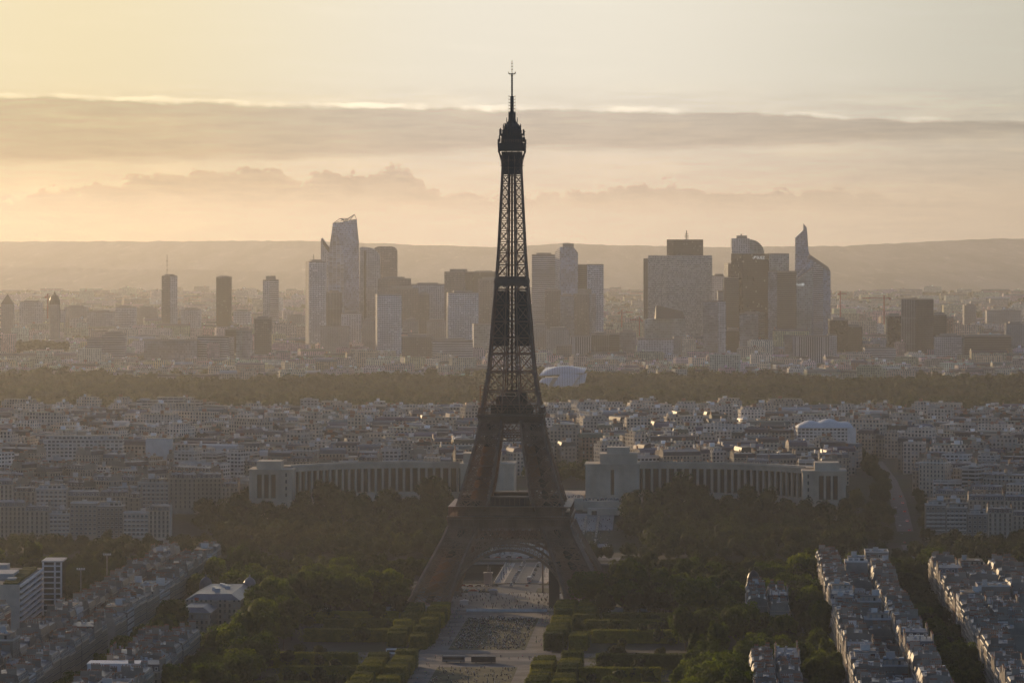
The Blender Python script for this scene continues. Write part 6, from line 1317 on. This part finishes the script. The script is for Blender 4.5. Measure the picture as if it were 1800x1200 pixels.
# people: one continuous body grown over a jointed skeleton, in two poses
def person_mesh(name, J, E_):
    me = bpy.data.meshes.new(name); me.from_pydata([j[:3] for j in J], E_, []); o = bpy.data.objects.new(name + '_source', me); C.objects.link(o)
    o.modifiers.new('Skin', 'SKIN'); bpy.context.view_layer.objects.active = o
    me.skin_vertices.new() if not me.skin_vertices else None
    for sv, j in zip(me.skin_vertices[0].data, J): sv.radius = (j[3], j[4])
    me.skin_vertices[0].data[0].use_root = True
    sb = o.modifiers.new('Sub', 'SUBSURF'); sb.levels = 1
    dg = bpy.context.evaluated_depsgraph_get(); nm = bpy.data.meshes.new_from_object(o.evaluated_get(dg)); bpy.data.objects.remove(o); nm.name = name; return nm
def pose(st, arm):
    J = [(0, 0, .95, .15, .11), (0, 0, 1.2, .14, .1), (0, 0, 1.42, .17, .1), (0, 0, 1.52, .06, .06), (0, .01, 1.66, .095, .11), (0, .01, 1.74, .07, .08)]; E_ = [(0, 1), (1, 2), (2, 3), (3, 4), (4, 5)]
    for sx in (-1, 1):
        b = len(J); f = sx * st; J += [(sx * .1, f * .28, .52, .075, .08), (sx * .1, f * .45 - .03, .1, .05, .055), (sx * .1, f * .45 + .1, .04, .045, .035)]; E_ += [(0, b), (b, b + 1), (b + 1, b + 2)]
        b = len(J); J += [(sx * .21, 0, 1.40, .055, .055), (sx * .25, -f * arm, 1.13, .045, .045), (sx * .24, -f * arm * 1.6 + .06, .9, .035, .035)]; E_ += [(2, b), (b, b + 1), (b + 1, b + 2)]
    return J, E_
PM = [person_mesh('person', *pose(0.03, .02)), person_mesh('person', *pose(.75, .22))]
m_, t = mat('clothing'); oi = t.n('ShaderNodeObjectInfo'); tc_ = t.n('ShaderNodeTexCoord'); sz_ = t.n('ShaderNodeSeparateXYZ'); t.t.links.new(tc_.outputs['Object'], sz_.inputs[0])
wn = t.n('ShaderNodeTexWhiteNoise', noise_dimensions='1D'); t.put(wn.inputs['W'], oi.outputs['Random']); wn2 = t.n('ShaderNodeTexWhiteNoise', noise_dimensions='1D'); t.put(wn2.inputs['W'], t.m('ADD', oi.outputs['Random'], 3.7))
up = t.mix(1.0, t.mix(.35, wn.outputs['Color'], (.35, .35, .35)), t.mix(oi.outputs['Random'], (.15, .15, .17), (.9, .88, .85)), 'MULTIPLY'); lo_ = t.mix(wn2.outputs['Value'], (.02, .022, .03), (.12, .13, .18))
cc = t.mix(t.m('GREATER_THAN', sz_.outputs[2], .96), lo_, up); cc = t.mix(t.m('GREATER_THAN', sz_.outputs[2], 1.5), cc, (.42, .27, .2)); cc = t.mix(t.m('GREATER_THAN', sz_.outputs[2], 1.73), cc, (.06, .04, .03)); out(t, pbsdf(t, cc, .8).outputs[0])
for me in PM: me.materials.clear(); me.materials.append(m_)
r = random.Random(90); ZONES = [("on the gravel path left of the lawn", -35, -22, 72, 300, 70), ("on the gravel path right of the lawn", 22, 34, 72, 300, 46), ("on the forecourt under the arch", -30, 30, -56, 60, 70), ("on the lower gravel path by the near lawn", -35, -22, 388, 520, 24), ("on the pavement of the bridge", -15, -11.5, -280, -130, 26), ("beside the cross road", -30, 30, 346, 362, 28)]
for ph, u0, u1, v0, v1, n in ZONES:
    for k in range(n):
        u, v = r.uniform(u0, u1), r.uniform(v0, v1); x, y = L(u, v); w_ = r.random() < .6; o = bpy.data.objects.new('person', PM[1 if w_ else 0]); C.objects.link(o); o.location = (x, y, .62 if 'bridge' in ph else .04); o.rotation_euler = (0, 0, r.uniform(0, 6.28)); sc = r.uniform(.93, 1.06); o.scale = (sc, sc, sc)
        tag(o, f"{'walking' if w_ else 'standing'} tiny person in everyday clothes {ph}", 'person', f"{'walkers' if w_ else 'people standing'} {ph}")
m_, t = mat('crowd_clothing'); at = t.n('ShaderNodeAttribute', attribute_name='tint'); out(t, pbsdf(t, at.outputs['Color'], .8).outputs[0]); mb = MB()
def mini(x, y, z, sit):
    c_ = r.choice([(.03, .03, .04), (.05, .06, .1), (.3, .3, .3), (.6, .58, .55), (.2, .05, .05), (.1, .1, .1), (.25, .2, .15), (.08, .1, .06)]); c2 = r.choice([(.02, .02, .03), (.06, .07, .12), (.12, .11, .1)]); h_ = .55 if sit else 1.0; a = r.uniform(0, 3)
    mb.rect(x, y, .36, .26 if not sit else .75, z, z + (.85 if not sit else .25), a, c=c2); mb.rect(x, y, .46, .26, z + (.85 if not sit else .25), z + h_ * 1.45, a, c=c_, inset=.03); mb.tube([(.05, z + h_ * 1.45), (.12, z + h_ * 1.55), (.11, z + h_ * 1.68), (.02, z + h_ * 1.74)], 5, x, y)
for _ in range(900): u, v = r.uniform(-20, 20), r.uniform(114, 303); x, y = L(u, v); mini(x, y, .06, r.random() < .6)
for _ in range(160): u, v = r.uniform(-20, 20), r.uniform(400, 520); x, y = L(u, v); mini(x, y, .06, r.random() < .6)
for _ in range(260): u, v = r.uniform(-26, 26) if r.random() < .4 else r.choice((-1, 1)) * r.uniform(26, 60), r.uniform(-628, -608); x, y = L(u, v); mini(x, y, 25 if abs(u) < 26 else 23, False)
for _ in range(420): u, v = r.choice((-1, 1)) * r.uniform(18, 49), r.uniform(-575, -350); x, y = L(u, v); mini(x, y, ground(x, y) + .2, r.random() < .3)
for _ in range(150): u, v = r.uniform(-56, 56), r.uniform(-56, 60); x, y = L(u, v); mini(x, y, .04, False)
tag(mb.build('crowd', m_, col=True), kind='stuff')
SHADE_CLOUD_LO, SHADE_CLOUD_HI = 0.70, 0.95     # how much of the sun each side of the added shade cloud takes
# ---------------------------------------------------------------- the air: one closed box of even haze
hb = MB(); hb.prism([(-7000, -600), (7000, -600), (7000, 21500), (-7000, 21500)], -9.0, 346.0, 0, bottom=True)
hm = bpy.data.materials.new('haze'); hm.use_nodes = True; t = NT(hm.node_tree)
pv = t.n('ShaderNodeVolumePrincipled'); pv.inputs['Color'].default_value = (*HAZE_COL, 1); pv.inputs['Density'].default_value = HAZE_DENSITY; pv.inputs['Anisotropy'].default_value = HAZE_G
o = t.n('ShaderNodeOutputMaterial'); t.t.links.new(pv.outputs[0], o.inputs[1])
hm.cycles.homogeneous_volume = True
ho = hb.build('haze', hm); tag(ho, kind='stuff')

# unseen cloud, added left of the frame to darken near haze and foreground
mb = MB(); n = 40; cen = (-tan(radians(30)) * 0 - 11365 * sin(radians(30)) - 0, 11365 * cos(radians(30)) + 700); rx, ry, rz_ = 1600, 1650, 160
def ell(i, j):
    a, b = 2 * pi * i, pi * (j - .5); return (cen[0] + rx * cos(a) * cos(b), cen[1] + ry * sin(a) * cos(b), 2000 + rz_ * sin(b))
mb.grid(ell, n, 16)
m_, t = mat('shade_cloud'); tc_ = t.n('ShaderNodeTexCoord'); n_ = t.noise(tc_.outputs['Object'], 0.0022, 5, 0.6); sp_ = t.n('ShaderNodeSeparateXYZ'); t.t.links.new(tc_.outputs['Object'], sp_.inputs[0])
rr = t.m('SQRT', t.m('ADD', t.m('POWER', t.m('DIVIDE', sp_.outputs[0], rx), 2.0), t.m('POWER', t.m('DIVIDE', sp_.outputs[1], ry), 2.0)))
al = t.m('MULTIPLY', t.step(n_, .34, .62, SHADE_CLOUD_LO, SHADE_CLOUD_HI), t.step(rr, 1.0, .8))
tr_ = t.n('ShaderNodeBsdfTransparent'); df = t.n('ShaderNodeBsdfDiffuse'); df.inputs[0].default_value = (.8, .8, .8, 1); mx_ = t.n('ShaderNodeMixShader'); t.put(mx_.inputs[0], al)
t.t.links.new(tr_.outputs[0], mx_.inputs[1]); t.t.links.new(df.outputs[0], mx_.inputs[2]); out(t, mx_.outputs[0])
co = mb.build('shade_cloud', m_, None, (*cen, 2000)); tag(co, kind='stuff')
